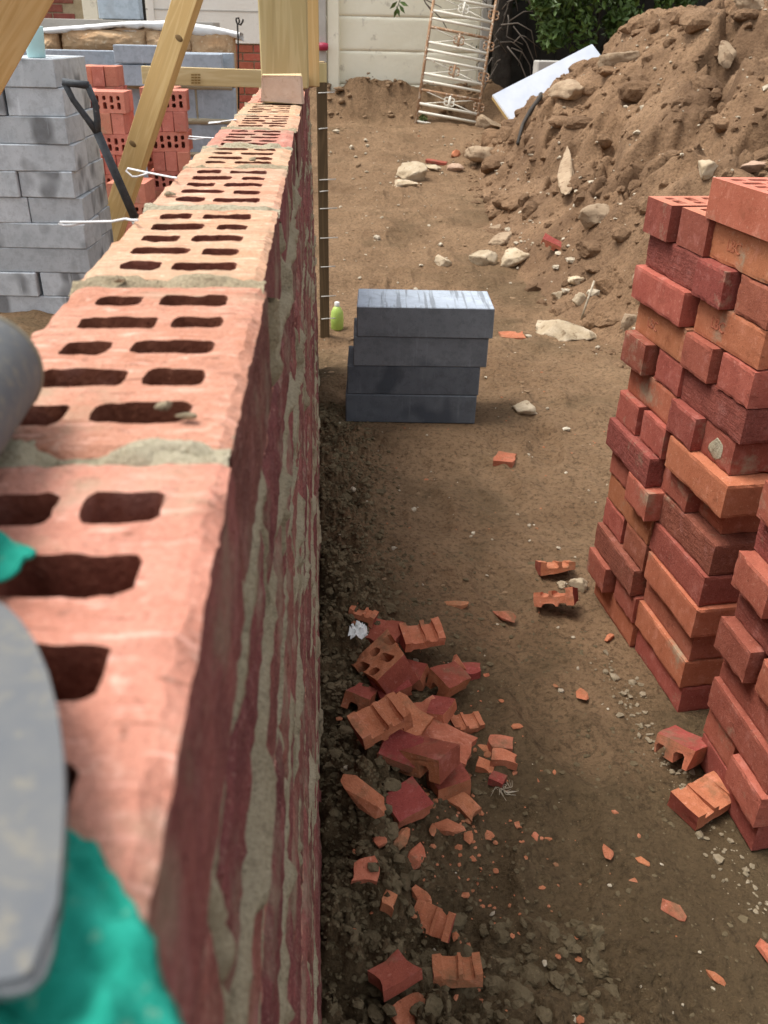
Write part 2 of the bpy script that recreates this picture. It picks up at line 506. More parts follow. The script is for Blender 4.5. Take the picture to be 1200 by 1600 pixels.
M['steeledge'] = mat_simple('worn_steel_edge', (.16, .14, .10), (.25, .22, .16), 60, .6, .4)
M['wire'] = mat_simple('galvanised_wire', (.72, .72, .72), (.82, .82, .82), 50, .4, .5)
M['nail'] = mat_simple('steel_nail', (.45, .43, .38), (.6, .58, .52), 50, .45, .5)
M['cup'] = mat_simple('turquoise_plastic', (.42, .66, .66), (.46, .70, .70), 5, .45, .4)
M['spade'] = mat_simple('black_rubber_dusty', (.035, .04, .045), (.075, .085, .095), 40, .6, .3, (.32, .34, .34), .66, .4, 90, .001)
M['socket'] = mat_simple('grey_steel_socket', (.28, .32, .30), (.38, .42, .40), 30, .55, .4)
M['gate'] = mat_simple('white_paint_rusty', (.72, .68, .56), (.82, .78, .68), 7, .7, .3, (.42, .19, .07), .64, .6, 60, .002, rnd=True)
M['rust'] = mat_simple('rusty_iron', (.30, .16, .085), (.42, .26, .15), 14, .85, .2, (.66, .58, .46), .52, .6, 60, .002)
M['bottle'] = mat_simple('lime_plastic', (.36, .50, .10), (.46, .60, .16), 20, .4, .4)
M['cap'] = mat_simple('white_plastic', (.75, .75, .7), (.82, .82, .78), 20, .4, .4)
M['crimson'] = mat_simple('crimson_plastic', (.30, .02, .05), (.38, .03, .07), 20, .45, .4)
M['boardedge'] = mat_simple('yellow_foam', (.66, .46, .16), (.74, .56, .25), 20, .8, .2)
M['foil'] = mat_simple('white_foil_facing', (.44, .48, .55), (.54, .57, .63), 5, .7, .4, (.52, .57, .66), .62, .4, 15, .004)
M['leaf'] = mat_simple('leaf_green', (.045, .085, .018), (.10, .16, .03), 3, .5, .4, (.22, .24, .04), .62, .1, 40, .001, rnd=False)
M['leafdark'] = mat_simple('leaf_dark', (.012, .026, .008), (.03, .05, .015), 3, .6, .3, None, .6, .1, 40, .001, rnd=False)
M['bark'] = mat_simple('dark_bark', (.035, .03, .025), (.07, .06, .05), 9, .95, .1, None, .6, 1., 30, .02)
M['twig'] = mat_simple('grey_twig', (.13, .11, .09), (.2, .17, .14), 9, .95, .1)
M['scrap'] = mat_simple('crumpled_white_plastic', (.66, .68, .66), (.78, .8, .78), 60, .4, .5, (.4, .42, .4), .6, .6, 100, .002)
M['cable'] = mat_simple('black_cable', (.03, .026, .022), (.06, .05, .04), 20, .7, .3)
M['redline'] = mat_simple('red_string', (.65, .04, .03), (.75, .07, .05), 20, .7, .3)
M['ink'] = mat_simple('brown_stamp_ink', (.22, .13, .04), (.26, .16, .05), 20)


# ------------------------------------------------------------------ object helpers
def link(o, parent=None):
    COL.objects.link(o)
    if parent:
        o.parent = parent
    return o


def tag(o, label, cat, group=None):
    o['label'] = label
    o['category'] = cat
    if group:
        o['group'] = group
    return o


def thing(name, label, cat, loc=(0, 0, 0), group=None, rot=(0, 0, 0)):
    o = bpy.data.objects.new(name, None)
    o.empty_display_size = .05
    o.location = loc
    o.rotation_euler = rot
    link(o)
    return tag(o, label, cat, group)


def mesh_from(name, v, f, mats, smooth=False, idx=None):
    me = bpy.data.meshes.new(name)
    me.from_pydata([tuple(p) for p in v], [], f)
    for mt in (mats if isinstance(mats, (list, tuple)) else [mats]):
        me.materials.append(mt)
    if smooth:
        me.polygons.foreach_set('use_smooth', [True] * len(me.polygons))
    if idx is not None:
        me.polygons.foreach_set('material_index', idx)
    me.update()
    return me


def mesh_bm(name, bm, mats, smooth=False):
    me = bpy.data.meshes.new(name)
    bmesh.ops.recalc_face_normals(bm, faces=bm.faces)
    bm.to_mesh(me)
    bm.free()
    for mt in (mats if isinstance(mats, (list, tuple)) else [mats]):
        me.materials.append(mt)
    if smooth:
        me.polygons.foreach_set('use_smooth', [True] * len(me.polygons))
    return me


def obj(name, me, parent=None, loc=(0, 0, 0), rot=(0, 0, 0)):
    o = bpy.data.objects.new(name, me)
    o.location = loc
    o.rotation_euler = rot
    return link(o, parent)


def grid_mesh(name, X, Y, Z, mat, smooth=True, keep=None):
    """X,Y,Z arrays (ny,nx)"""
    ny, nx = X.shape
    v = np.stack([X, Y, Z], -1).reshape(-1, 3)
    i = np.arange(ny * nx).reshape(ny, nx)
    q = np.stack([i[:-1, :-1], i[:-1, 1:], i[1:, 1:], i[1:, :-1]], -1)
    if keep is not None:
        q = q[keep]
    q = q.reshape(-1, 4)
    me = bpy.data.meshes.new(name)
    me.vertices.add(len(v)); me.vertices.foreach_set('co', v.ravel())
    me.loops.add(q.size); me.loops.foreach_set('vertex_index', q.ravel())
    me.polygons.add(len(q)); me.polygons.foreach_set('loop_start', np.arange(0, q.size, 4)); me.polygons.foreach_set('loop_total', np.full(len(q), 4))
    me.polygons.foreach_set('use_smooth', np.full(len(q), smooth))
    me.materials.append(mat)
    me.update(calc_edges=True)
    me.validate()
    return me


def tri_mesh(name, v, f, mat, smooth=True):
    me = bpy.data.meshes.new(name)
    me.vertices.add(len(v)); me.vertices.foreach_set('co', np.asarray(v, float).ravel())
    f = np.asarray(f)
    k = f.shape[1]
    me.loops.add(f.size); me.loops.foreach_set('vertex_index', f.ravel())
    me.polygons.add(len(f)); me.polygons.foreach_set('loop_start', np.arange(0, f.size, k)); me.polygons.foreach_set('loop_total', np.full(len(f), k))
    me.polygons.foreach_set('use_smooth', np.full(len(f), smooth))
    me.materials.append(mat)
    me.update(calc_edges=True)
    return me


def box_bm(sx, sy, sz, bev=.002, seg=1, jit=0., seed=0, cuts=0):
    bm = bmesh.new()
    bmesh.ops.create_cube(bm, size=1)
    bmesh.ops.scale(bm, vec=(sx, sy, sz), verts=bm.verts)
    if bev:
        bmesh.ops.bevel(bm, geom=bm.edges[:], offset=bev, segments=seg, affect='EDGES', profile=.5)
    if jit:
        r = random.Random(seed)
        for v in bm.verts:
            v.co += Vector((r.uniform(-jit, jit), r.uniform(-jit, jit), r.uniform(-jit, jit)))
    return bm


def box(name, sx, sy, sz, mat, parent=None, loc=(0, 0, 0), rot=(0, 0, 0), bev=.002, jit=0., seed=0):
    return obj(name, mesh_bm(name, box_bm(sx, sy, sz, bev, 1, jit, seed), mat), parent, loc, rot)


def tube_mesh(name, pts, r, mat, seg=8, caps=True):
    pts = [Vector(p) for p in pts]
    rs = r if isinstance(r, (list, tuple)) else [r] * len(pts)
    v, f = [], []
    up = Vector((0, 0, 1))
    prev = None
    for i, p in enumerate(pts):
        a = pts[max(0, i - 1)]; b = pts[min(len(pts) - 1, i + 1)]
        t = (b - a).normalized()
        if prev is None:
            x = t.cross(up)
            if x.length < .05:
                x = t.cross(Vector((1, 0, 0)))
            x.normalize()
        else:
            x = (prev - t * prev.dot(t)).normalized()
        prev = x
        y = t.cross(x)
        for k in range(seg):
            an = 2 * PI * k / seg
            v.append(p + (x * math.cos(an) + y * math.sin(an)) * rs[i])
    for i in range(len(pts) - 1):
        for k in range(seg):
            a, b = i * seg + k, i * seg + (k + 1) % seg
            f.append((a, b, b + seg, a + seg))
    if caps:
        f.append(tuple(range(seg))[::-1])
        f.append(tuple(range((len(pts) - 1) * seg, len(pts) * seg)))
    return mesh_from(name, v, f, mat, True)


def tube(name, pts, r, mat, parent=None, seg=8):
    return obj(name, tube_mesh(name, pts, r, mat, seg), parent)


def lathe_mesh(name, prof, mat, seg=24):
    v, f = [], []
    for (r, z) in prof:
        for k in range(seg):
            a = 2 * PI * k / seg
            v.append((r * math.cos(a), r * math.sin(a), z))
    for i in range(len(prof) - 1):
        for k in range(seg):
            a, b = i * seg + k, i * seg + (k + 1) % seg
            f.append((a, b, b + seg, a + seg))
    f.append(tuple(range(seg))[::-1])
    f.append(tuple(range((len(prof) - 1) * seg, len(prof) * seg)))
    return mesh_from(name, v, f, mat, True)


def look_rot(d, up=Vector((0, 0, 1))):
    """rotation with local Z along d and local Y near up"""
    z = Vector(d).normalized()
    x = Vector(up).cross(z)
    if x.length < 1e-3:
        x = Vector((1, 0, 0)).cross(z)
    x.normalize()
    y = z.cross(x)
    return Matrix((x, y, z)).transposed()


def beam(name, p0, p1, w, t, mat, label, cat='timber', wdir=(0, -1, 0), group=None, bev=.002):
    """timber of cross-section w (seen width) x t (thickness along wdir) from p0 to p1, as ONE mesh object"""
    p0, p1 = Vector(p0), Vector(p1)
    L = (p1 - p0).length
    bm = box_bm(w, t, L, bev)
    bmesh.ops.translate(bm, verts=bm.verts, vec=(0, 0, L / 2))
    o = obj(name, mesh_bm(name, bm, mat))
    o.matrix_world = Matrix.Translation(p0) @ look_rot(p1 - p0, wdir).to_4x4()
    return tag(o, label, cat, group)


def ico(sub):
    bm = bmesh.new()
    bmesh.ops.create_icosphere(bm, subdivisions=sub, radius=1)
    v = np.array([p.co[:] for p in bm.verts])
    f = np.array([[q.index for q in p.verts] for p in bm.faces])
    bm.free()
    return v, f


ICO1, ICO2, ICO3, ICO4 = ico(1), ico(2), ico(3), ico(4)


def scatter(name, P, R, mat, base=ICO2, flat=.75, jag=.28, smooth=False, sink=.3):
    """many lumps of soil joined into one mesh"""
    bv, bf = base
    n, k = len(P), len(bv)
    V = np.repeat(bv[None], n, 0)
    for _ in range(3):          # broken flat sides
        nn_ = RNG.normal(size=(n, 3)); nn_ /= np.linalg.norm(nn_, axis=1)[:, None]
        e = np.einsum('nkc,nc->nk', V, nn_) - RNG.uniform(.42, .9, n)[:, None]
        V = V - np.where(e > 0, e, 0)[..., None] * nn_[:, None]
    V = V * (1 + RNG.uniform(-jag, jag, (n, k, 1)))
    sc = np.stack([RNG.uniform(.7, 1.4, n), RNG.uniform(.7, 1.4, n), RNG.uniform(flat * .6, flat * 1.2, n)], -1)
    V = V * sc[:, None]
    a = RNG.uniform(0, 2 * PI, n)
    c, s = np.cos(a)[:, None], np.sin(a)[:, None]
    V = np.stack([V[..., 0] * c - V[..., 1] * s, V[..., 0] * s + V[..., 1] * c, V[..., 2]], -1)
    V = V * R[:, None, None] + P[:, None, :] + np.array([0, 0, 1.]) * (R * (flat - sink * 2 * flat))[:, None, None]
    F = bf[None] + (np.arange(n) * k)[:, None, None]
    me = tri_mesh(name, V.reshape(-1, 3), F.reshape(-1, 3), mat, smooth)
    o = obj(name, me)
    o['kind'] = 'stuff'
    return o


def rock_mesh(name, size, mat, seed, sub=ICO4, cut=9, rough=.15):
    r = np.random.default_rng(seed)
    v = sub[0].copy()
    for _ in range(cut):
        n = r.normal(size=3); n /= np.linalg.norm(n)
        d = r.uniform(.38, .8)
        e = v @ n - d
        v = v - np.where(e > 0, e, 0)[:, None] * n * .9
    nn = fbm(v[:, 0] * 2.2 + seed, v[:, 1] * 2.2, v[:, 2] * 2.2, 6, seed % 7, .72) - .5
    nr = .5 - np.abs(fbm(v[:, 0] * 5 + seed, v[:, 1] * 5, v[:, 2] * 5, 4, seed % 5, .7) - .5) * 3
    v = v * (1 + rough * (3.2 * nn - .5 * nr))[:, None]
    v = v * np.array(size) / 2
    return tri_mesh(name, v, sub[1], mat, True)


# ------------------------------------------------------------------ brick meshes
def hole_layout(rows, L, W, pitch=.038, flip=0):
    out = []
    for i in range(rows):
        cy = (i - (rows - 1) / 2) * pitch
        a = (i + flip) % 2
        if a == 0:
            out.append((-.0335, -.0105, cy)); out.append((-.002, .0335, cy))
        else:
            out.append((-.0335, .002, cy)); out.append((.0105, .0335, cy))
    return out


def perforated(name, mats, L=.215, W=.1025, Hh=.065, rows=5, seed=0, rag=.0006, npt=3, st=0., vs=1, face_rough=0., flip=0, half=.0098, topnoise=0.):
    """brick with ten through holes; local Y along its length; slot 0 beds and holes, slot 1 the sides"""
    r = random.Random(seed)
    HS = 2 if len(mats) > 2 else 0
    holes = hole_layout(rows, L, W, flip=flip)
    outer = []
    step = st if st else 10
    nx, ny = max(1, int(W / step)), max(1, int(L / step))
    c = [(-W / 2, -L / 2), (W / 2, -L / 2), (W / 2, L / 2), (-W / 2, L / 2)]
    for k, n in zip(range(4), (nx, ny, nx, ny)):
        a, b = c[k], c[(k + 1) % 4]
        for i in range(n):
            t = i / n
            outer.append((a[0] + (b[0] - a[0]) * t, a[1] + (b[1] - a[1]) * t))
    loops = [outer]
    for (x0, x1, cy) in holes:
        hw = half * r.uniform(.92, 1.06)
        x0, x1, cy = x0 + r.uniform(-.001, .001), x1 + r.uniform(-.001, .001), cy + r.uniform(-.001, .001)
        rad = .0045
        pts = []
        for (cx, cyy, a0) in ((x1 - rad, cy + hw - rad, 0), (x0 + rad, cy + hw - rad, 90), (x0 + rad, cy - hw + rad, 180), (x1 - rad, cy - hw + rad, 270)):
            for j in range(npt):
                a = math.radians(a0 + 90 * j / max(1, npt - 1)) if npt > 1 else math.radians(a0 + 45)
                pts.append((cx + rad * math.cos(a), cyy + rad * math.sin(a)))
        if st:
            fine = []
            for j in range(len(pts)):
                a, b = pts[j], pts[(j + 1) % len(pts)]
                d = math.dist(a, b)
                k = max(1, int(d / .003))
                for q in range(k):
                    fine.append((a[0] + (b[0] - a[0]) * q / k, a[1] + (b[1] - a[1]) * q / k))
            pts = fine
        pts = [(p[0] + r.uniform(-rag, rag), p[1] + r.uniform(-rag, rag)) for p in pts]
        loops.append(pts)
    pts, edges, loop_ids = [], [], []
    for lp in loops:
        b0 = len(pts)
        ids = list(range(b0, b0 + len(lp)))
        loop_ids.append(ids)
        pts += [Vector(p) for p in lp]
        edges += [(ids[i], ids[(i + 1) % len(ids)]) for i in range(len(ids))]
    boxes = [(min(p[0] for p in lp), max(p[0] for p in lp), min(p[1] for p in lp), max(p[1] for p in lp)) for lp in loops[1:]]
    if st:
        for i in range(1, nx):
            for j in range(1, ny):
                x, y = -W / 2 + W * (i + r.uniform(-.3, .3)) / nx, -L / 2 + L * (j + r.uniform(-.3, .3)) / ny
                if not any(a - .002 < x < b + .002 and c_ - .002 < y < d + .002 for a, b, c_, d in boxes):
                    pts.append(Vector((x, y)))
    ov, oe, of, *_ = geometry.delaunay_2d_cdt(pts, edges, [], 0, 1e-7)
    tris = []
    for t in of:
        cx = sum(ov[i].x for i in t) / len(t); cy = sum(ov[i].y for i in t) / len(t)
        inside = False
        for lp in loops[1:]:
            w = False
            for i in range(len(lp)):
                (x1, y1), (x2, y2) = lp[i], lp[(i + 1) % len(lp)]
                if (y1 > cy) != (y2 > cy) and cx < (x2 - x1) * (cy - y1) / (y2 - y1) + x1:
                    w = not w
            if w:
                inside = True
                break
        if not inside:
            tris.append(tuple(t))
    N = len(ov)
    verts = []
    faces, idx = [], []
    A = np.array([(p.x, p.y) for p in ov])
    for lev in range(vs + 1):
        z = -Hh / 2 + Hh * lev / vs
        for i in range(N):
            verts.append([A[i, 0], A[i, 1], z])
    for t in tris:
        faces.append(tuple(i + vs * N for i in t)); idx.append(0)
        faces.append(tuple(reversed(t))); idx.append(0)
    for li, ids in enumerate(loop_ids):
        n = len(ids)
        for i in range(n):
            a, b = ids[i], ids[(i + 1) % n]
            for lev in range(vs):
                o1, o2 = lev * N, (lev + 1) * N
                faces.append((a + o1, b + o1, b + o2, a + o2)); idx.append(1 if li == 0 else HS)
    V = np.array(verts)
    if topnoise:
        top = np.arange(vs * N, (vs + 1) * N)
        V[top, 2] += topnoise * 2 * (fbm(V[top, 0] * 90 + seed, V[top, 1] * 90, 0, 4, seed % 5, .6) - .5)
        # worn arrises
        d = np.minimum(W / 2 - np.abs(V[top, 0]), L / 2 - np.abs(V[top, 1]))
        V[top, 2] -= .0025 * np.exp(-d / .0018) * (.4 + 1.2 * vn(V[top, 0] * 60, V[top, 1] * 60, 3, seed % 9))
    if face_rough:
        for lev in range(vs + 1):
            ids = np.array(loop_ids[0]) + lev * N
            p = V[ids]
            dd = face_rough * 2 * (fbm(p[:, 0] * 130 + p[:, 1] * 130 + seed, p[:, 2] * 160, p[:, 1] * 40, 4, seed % 6, .65) - .5)
            V[ids, 0] += np.sign(p[:, 0]) * dd * (np.abs(p[:, 0]) > W / 2 - .002)
            V[ids, 1] += np.sign(p[:, 1]) * dd * (np.abs(p[:, 1]) > L / 2 - .002)
    used = sorted({i for f in faces for i in f})
    mp = {o: n for n, o in enumerate(used)}
    me = mesh_from(name, V[used], [tuple(mp[i] for i in f) for f in faces], mats, False, idx)
    bm = bmesh.new(); bm.from_mesh(me)
    bmesh.ops.recalc_face_normals(bm, faces=bm.faces)
    bm.to_mesh(me); bm.free()
    return me


# ------------------------------------------------------------------ terrain
def axis(parts):
    a = [np.arange(s, e, st) for s, e, st in parts]
    return np.unique(np.round(np.concatenate(a), 5))


xs = axis([(-40, -6, 3), (-6, -1.5, .2), (-1.5, -.12, .03), (-.12, .45, .0042), (.45, 1.0, .0065), (1.0, 1.9, .014), (1.9, 7, .1), (7, 41, 3)])
ys = axis([(-30, 0, 3), (0, .55, .05), (.55, 2.0, .0052), (2.0, 2.6, .0075), (2.6, 4.5, .014), (4.5, 11, .03), (11, 41, 2.5)])
GX, GY = np.meshgrid(xs, ys)
g = obj('ground', grid_mesh('ground', GX, GY, ground_h(GX, GY), M['soil']))
g['kind'] = 'structure'
xs = axis([(1.0, 3.4, .014), (3.4, 8.8, .06)])
ys = axis([(2.6, 9.2, .016)])
ys = np.unique(np.round(np.concatenate([np.arange(2.2, 2.6, .02), ys]), 5))
GX, GY = np.meshgrid(xs, ys)
hz = heap_h(GX, GY)
hk = (hz[:-1, :-1] > -.12) | (hz[1:, 1:] > -.12)
h_o = obj('spoil_heap', grid_mesh('spoil_heap', GX, GY, ground_h(GX, GY) + hz + .002, M['heap'], keep=hk))
h_o['kind'] = 'structure'

# ------------------------------------------------------------------ the half-built brick wall
TOP, XF, LEAN, Y_END = 1.055, -.0313, .0185, 3.15


def xface(z):
    return XF + LEAN * (TOP - np.asarray(z)) / TOP


wall = thing('brick_wall', 'unfinished red brick wall with open brick holes along its top and mortar smeared down its face', 'brick wall', (-.08, 1.5, 0))
wl = Vector((-.08, 1.5, 0))
top_list = []
y = .268 - .225 * 2
for k in range(20):
    ln = .1575 if k == 5 else .215
    top_list.append((y + .005, y + .005 + ln))
    y += ln + .010
    if y > Y_END:
        break
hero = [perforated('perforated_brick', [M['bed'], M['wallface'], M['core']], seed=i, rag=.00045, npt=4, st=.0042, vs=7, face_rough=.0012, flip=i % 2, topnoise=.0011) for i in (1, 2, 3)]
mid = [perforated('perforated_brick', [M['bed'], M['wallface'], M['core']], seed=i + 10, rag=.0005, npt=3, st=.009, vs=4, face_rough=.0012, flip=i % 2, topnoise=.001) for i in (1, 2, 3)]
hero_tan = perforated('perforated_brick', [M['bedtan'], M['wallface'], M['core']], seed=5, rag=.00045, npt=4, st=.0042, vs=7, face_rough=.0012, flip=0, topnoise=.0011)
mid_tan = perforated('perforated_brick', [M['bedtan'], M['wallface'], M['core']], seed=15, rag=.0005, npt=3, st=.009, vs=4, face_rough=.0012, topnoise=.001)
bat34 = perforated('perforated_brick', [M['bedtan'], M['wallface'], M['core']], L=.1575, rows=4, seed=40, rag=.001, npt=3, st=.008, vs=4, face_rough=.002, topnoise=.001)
offs = [0, .0008, .0, -.002, -.0015, -.002, -.003, .001, 0, .001, .001, .001, 0, 0, 0, 0, 0, 0]
for i, (a, b) in enumerate(top_list):
    me = bat34 if i == 5 else ((hero + [hero_tan])[(0, 2, 1, 3, 3)[i]] if i < 5 else (mid + [mid_tan])[(3, 0, 1, 3)[i % 4]])
    xm = float(xface(1.02)) - .1025 / 2 + offs[i % len(offs)]
    obj('brick', me, wall, Vector((xm, (a + b) / 2, TOP - .0325 + random.uniform(-.001, .001))) - wl,
        (random.uniform(-.004, .004), random.uniform(-.006, .006), random.uniform(-.008, .008) + (PI if i % 2 and i > 5 else 0)))
HOLES = []
for i, (a, b) in enumerate(top_list):
    cy = (a + b) / 2
    xm = float(xface(1.02)) - .1025 / 2
    for (x0, x1, hy) in hole_layout(4 if i == 5 else 5, 0, 0):
        HOLES.append((xm - .036, xm + .036, cy + hy - .0115, cy + hy + .0115))


def face_brick(seed, L=.215):
    """plain brick with a rough sanded +X face"""
    r = np.random.default_rng(seed)
    ny, nz = int(44 * L / .215), 13
    yy, zz = np.meshgrid(np.linspace(-L / 2, L / 2, ny), np.linspace(-.0325, .0325, nz))
    n = fbm(yy * 60 + seed * 3, zz * 160, 0, 4, seed % 7, .6) - .5
    edge = np.minimum(L / 2 - np.abs(yy), .0325 - np.abs(zz))
    xx = .05125 + .0042 * n + .0022 * (fbm(yy * 300, zz * 300, seed, 2, 3) - .5) - .0035 * np.exp(-edge / .003)
    v = list(np.stack([xx, yy, zz], -1).reshape(-1, 3))
    f, idx = [], []
    for j in range(nz - 1):
        for i in range(ny - 1):
            a = j * ny + i
            f.append((a, a + 1, a + ny + 1, a + ny)); idx.append(1)
    b0 = len(v)
    for s in ((-L / 2, -.0325), (L / 2, -.0325), (L / 2, .0325), (-L / 2, .0325)):
        v.append(np.array([-.05125, s[0], s[1]]))
    bot = [i for i in range(ny)]; topi = [(nz - 1) * ny + i for i in range(ny)]
    lft = [j * ny for j in range(nz)]; rgt = [j * ny + ny - 1 for j in range(nz)]
    f.append((b0, b0 + 1, *bot[::-1])); f.append((b0 + 2, b0 + 3, *topi))
    f.append((b0 + 1, b0 + 2, *rgt[::-1])); f.append((b0 + 3, b0, *lft)); f.append((b0 + 3, b0 + 2, b0 + 1, b0))
    idx += [0] * 5
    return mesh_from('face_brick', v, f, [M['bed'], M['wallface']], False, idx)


FB = [face_brick(i) for i in range(7)]
FBH = [face_brick(i + 20, .1025) for i in range(2)]
bed_z = []
perps = []
for c in range(1, 14):
    zt = TOP - .075 * c
    bed_z.append(zt + .005)
    zc = zt - .0325
    y = .268 - .225 * 2 + (.1125 if c % 2 else 0) + random.uniform(-.006, .006) - .225
    while y < Y_END:
        if y > -.25:
            yc = y + .1125
            L = .215
            xx = float(xface(zc)) - .05125 + random.uniform(-.0013, .0013)
            obj('brick', FB[random.randrange(7)], wall, Vector((xx, yc, zc)) - wl, (random.uniform(-.006, .006), random.uniform(-.008, .008), random.uniform(-.005, .005)))
            perps.append((c, y))
        y += .225
# mortar: one rough sheet showing in the joints and smeared over the brick edges
my = np.arange(-.28, Y_END + .02, .0042)
mz = np.arange(-.06, 1.048, .0042)
YY, ZZ = np.meshgrid(my, mz)
dj = np.full(YY.shape, 1.)
for bz in bed_z:
    dj = np.minimum(dj, np.abs(ZZ - bz - .003 * (fbm(YY * 9, YY * 0 + bz * 50, 0, 3, 2) - .5)))
for c, yj in perps:
    zt = TOP - .075 * c
    msk = (ZZ < zt + .002) & (ZZ > zt - .067)
    dj = np.where(msk, np.minimum(dj, np.abs(YY - yj)), dj)
for a, b in top_list:
    msk = ZZ > TOP - .068
    dj = np.where(msk, np.minimum(dj, np.abs(YY - a + .005)), dj)
n1 = fbm(YY * 14, ZZ * 40, 0, 5, 31, .6)
n2 = fbm(YY * 4, ZZ * 16, 0, 4, 33, .55)
n3 = fbm(YY * 90, ZZ * 90, 0, 3, 35, .6)
out = -.0120 + .0108 * np.exp(-(dj / .0062) ** 4) * (.90 + .28 * (n1 - .45)) + .0045 * sstep(.54, .68, n2) * np.exp(-(dj / .013) ** 2) + .0045 * sstep(.66, .75, n2) * sstep(.5, .62, n1) + .0034 * (n3 - .5)
XX = xface(ZZ) + out
obj('mortar', grid_mesh('mortar', XX - wl.x, YY - wl.y, ZZ, M['mortar']), wall)
# solid mortar core behind the bricks' faces
cb = bmesh.new()
bmesh.ops.create_cube(cb, size=1)
bmesh.ops.scale(cb, vec=(.086, Y_END + .27, 1.03), verts=cb.verts)
for v in cb.verts:
    v.co.x += float(xface(v.co.z + .47)) - .0515 - wl.x
bmesh.ops.translate(cb, verts=cb.verts, vec=(0, (Y_END - .27) / 2 - wl.y, .471))
obj('mortar_core', mesh_bm('mortar_core', cb, M['mortar']), wall)
# mortar in and over the open joints of the top course
for i, (a, b) in enumerate(top_list[1:], 1):
    yj = a - .005
    far = yj > 1.2
    st = .004 if far else .002
    wide = .030 if i in (2, 6) else .017
    gy = np.arange(yj - wide, yj + wide, st)
    x1 = XF + .0015; x0 = XF - .104
    gx = np.arange(x0, x1, st)
    A, B = np.meshgrid(gx, gy)
    d = np.abs(B - yj)
    hgt = -.0042 + (.0062 if i in (2, 5) else .0050) * np.exp(-(d / .0058) ** 2) * sstep(.25, .62, fbm(A * 45, B * 45, i, 4, i % 5)) + (.0042 if i in (2, 6) else .0034) * (sstep(.50, .64, fbm(A * 34, B * 40, i * 3.3, 4, 3)) * np.clip(1 - d / wide, 0, 1) ** .7) - .004 * sstep(.001, -.003, A * 0 + (d - .003)) * sstep(.5, .6, fbm(A * 12, A * 0, i, 2, 6)) + .0015 * (fbm(A * 150, B * 150, 0, 3, 8) - .5)
    keep = np.ones(A.shape, bool)
    for h in HOLES:
        keep &= ~((A > h[0]) & (A < h[1]) & (B > h[2]) & (B < h[3]))
    kk = keep[:-1, :-1] & keep[1:, 1:] & keep[1:, :-1] & keep[:-1, 1:]
    obj('mortar_joint', grid_mesh('mortar_joint', A - wl.x, B - wl.y, TOP + hgt, M['mortar' if i % 2 else 'mortarpale'], keep=kk), wall)
    box('joint_filling', .098, .0096, .058, M['mortar'], wall, Vector((XF - .0525, yj, TOP - .038)) - wl, bev=0)


def wall_tie(y, length, ang, drop=0.):
    p = Vector((XF - .1, y, TOP - .062))
    d = Vector((-math.cos(ang), math.sin(ang), drop))
    s = Vector((math.sin(ang), math.cos(ang), 0))
    e = p + d * length
    q = p + d * (length - .04)
    t = e - d * .006
    pts = [p, p + d * length * .5 + Vector((0, 0, .002)), q, q + s * .004 + d * .012, t + s * .011 - d * .006, e + s * .002, t - s * .010 - d * .012, q - s * .004 + d * .004, q]
    o = tube('wall_tie', [x - wl for x in pts], .0016, M['wire'], wall, 6)


# ties reach from the bed joint under the top course over the cavity to the left
def tie_px(pts, Xs):
    P = []
    for (px, py), X in zip(pts, Xs):
        r = ray(px, py)
        P.append(r * (X / r.x) + Vector((0, 0, CAMZ)) - wl)
    return P


tube('wall_tie', tie_px([(215, 344), (205, 344), (196, 342), (176, 346), (130, 347), (95, 347), (92, 349), (100, 352), (112, 352), (131, 348)], [-.126, -.136, -.142, -.156, -.188, -.214, -.216, -.211, -.203, -.188]), .0010, M['wire'], wall, 6)
tube('wall_tie', tie_px([(276, 278), (268, 277), (232, 270), (200, 263), (197, 267), (207, 276), (214, 276), (231, 271)], [-.125, -.137, -.168, -.195, -.197, -.191, -.185, -.168]), .0010, M['wire'], wall, 6)
tube('wall_tie', tie_px([(348, 216), (340, 216), (318, 215), (296, 213), (294, 216), (304, 218), (318, 216)], [-.122, -.138, -.16, -.182, -.184, -.175, -.16]), .0010, M['wire'], wall, 6)
tube('wall_tie', tie_px([(370, 187), (360, 188), (345, 190), (327, 191), (326, 193), (345, 191)], [-.12, -.139, -.16, -.185, -.186, -.16]), .0010, M['wire'], wall, 6)
# small stray chips on the wall top
for i, (px, py, s) in enumerate([(266, 306, .008), (186, 440, .007), (290, 655, .006), (255, 640, .007), (395, 251, .008)]):
    p = atZ(px, py, TOP + .001)
    obj('mortar_crumb', rock_mesh('mortar_crumb', (s * 1.5, s, s * .6), M['mortar'], 300 + i, ICO2), wall, p + Vector((0, 0, s * .2)) - wl)

# ------------------------------------------------------------------ right brick stack


def worn_brick(seed, mat):
    """solid brick with slightly uneven faces and chipped arrises"""
    bm = box_bm(.1025, .215, .065, 0)
    bmesh.ops.subdivide_edges(bm, edges=bm.edges[:], cuts=9, use_grid_fill=True)
    P = np.array([v.co[:] for v in bm.verts])
    hx = np.array([.05125, .1075, .0325])
    q = np.sort((hx - np.abs(P)), 1)
    edge = q[:, 1]            # distance to the nearest arris of the face
    n = fbm(P[:, 0] * 70 + seed * 9, P[:, 1] * 70, P[:, 2] * 70, 4, seed, .6) - .5
    chip = np.clip(fbm(P[:, 0] * 45 + seed * 5, P[:, 1] * 45, P[:, 2] * 45 + 7, 3, seed + 2, .6) - .50, 0, 1) * np.exp(-edge / .003) * .006
    d = P / np.linalg.norm(P, axis=1)[:, None]
    nearf = (hx - np.abs(P)) < .011
    P = P - np.sign(P) * nearf * (np.exp(-edge / .0008) * .0008 + chip)[:, None] + d * (n * .0003)[:, None]
    for v, p in zip(bm.verts, P):
        v.co = p
    return mesh_bm('solid_brick', bm, mat)


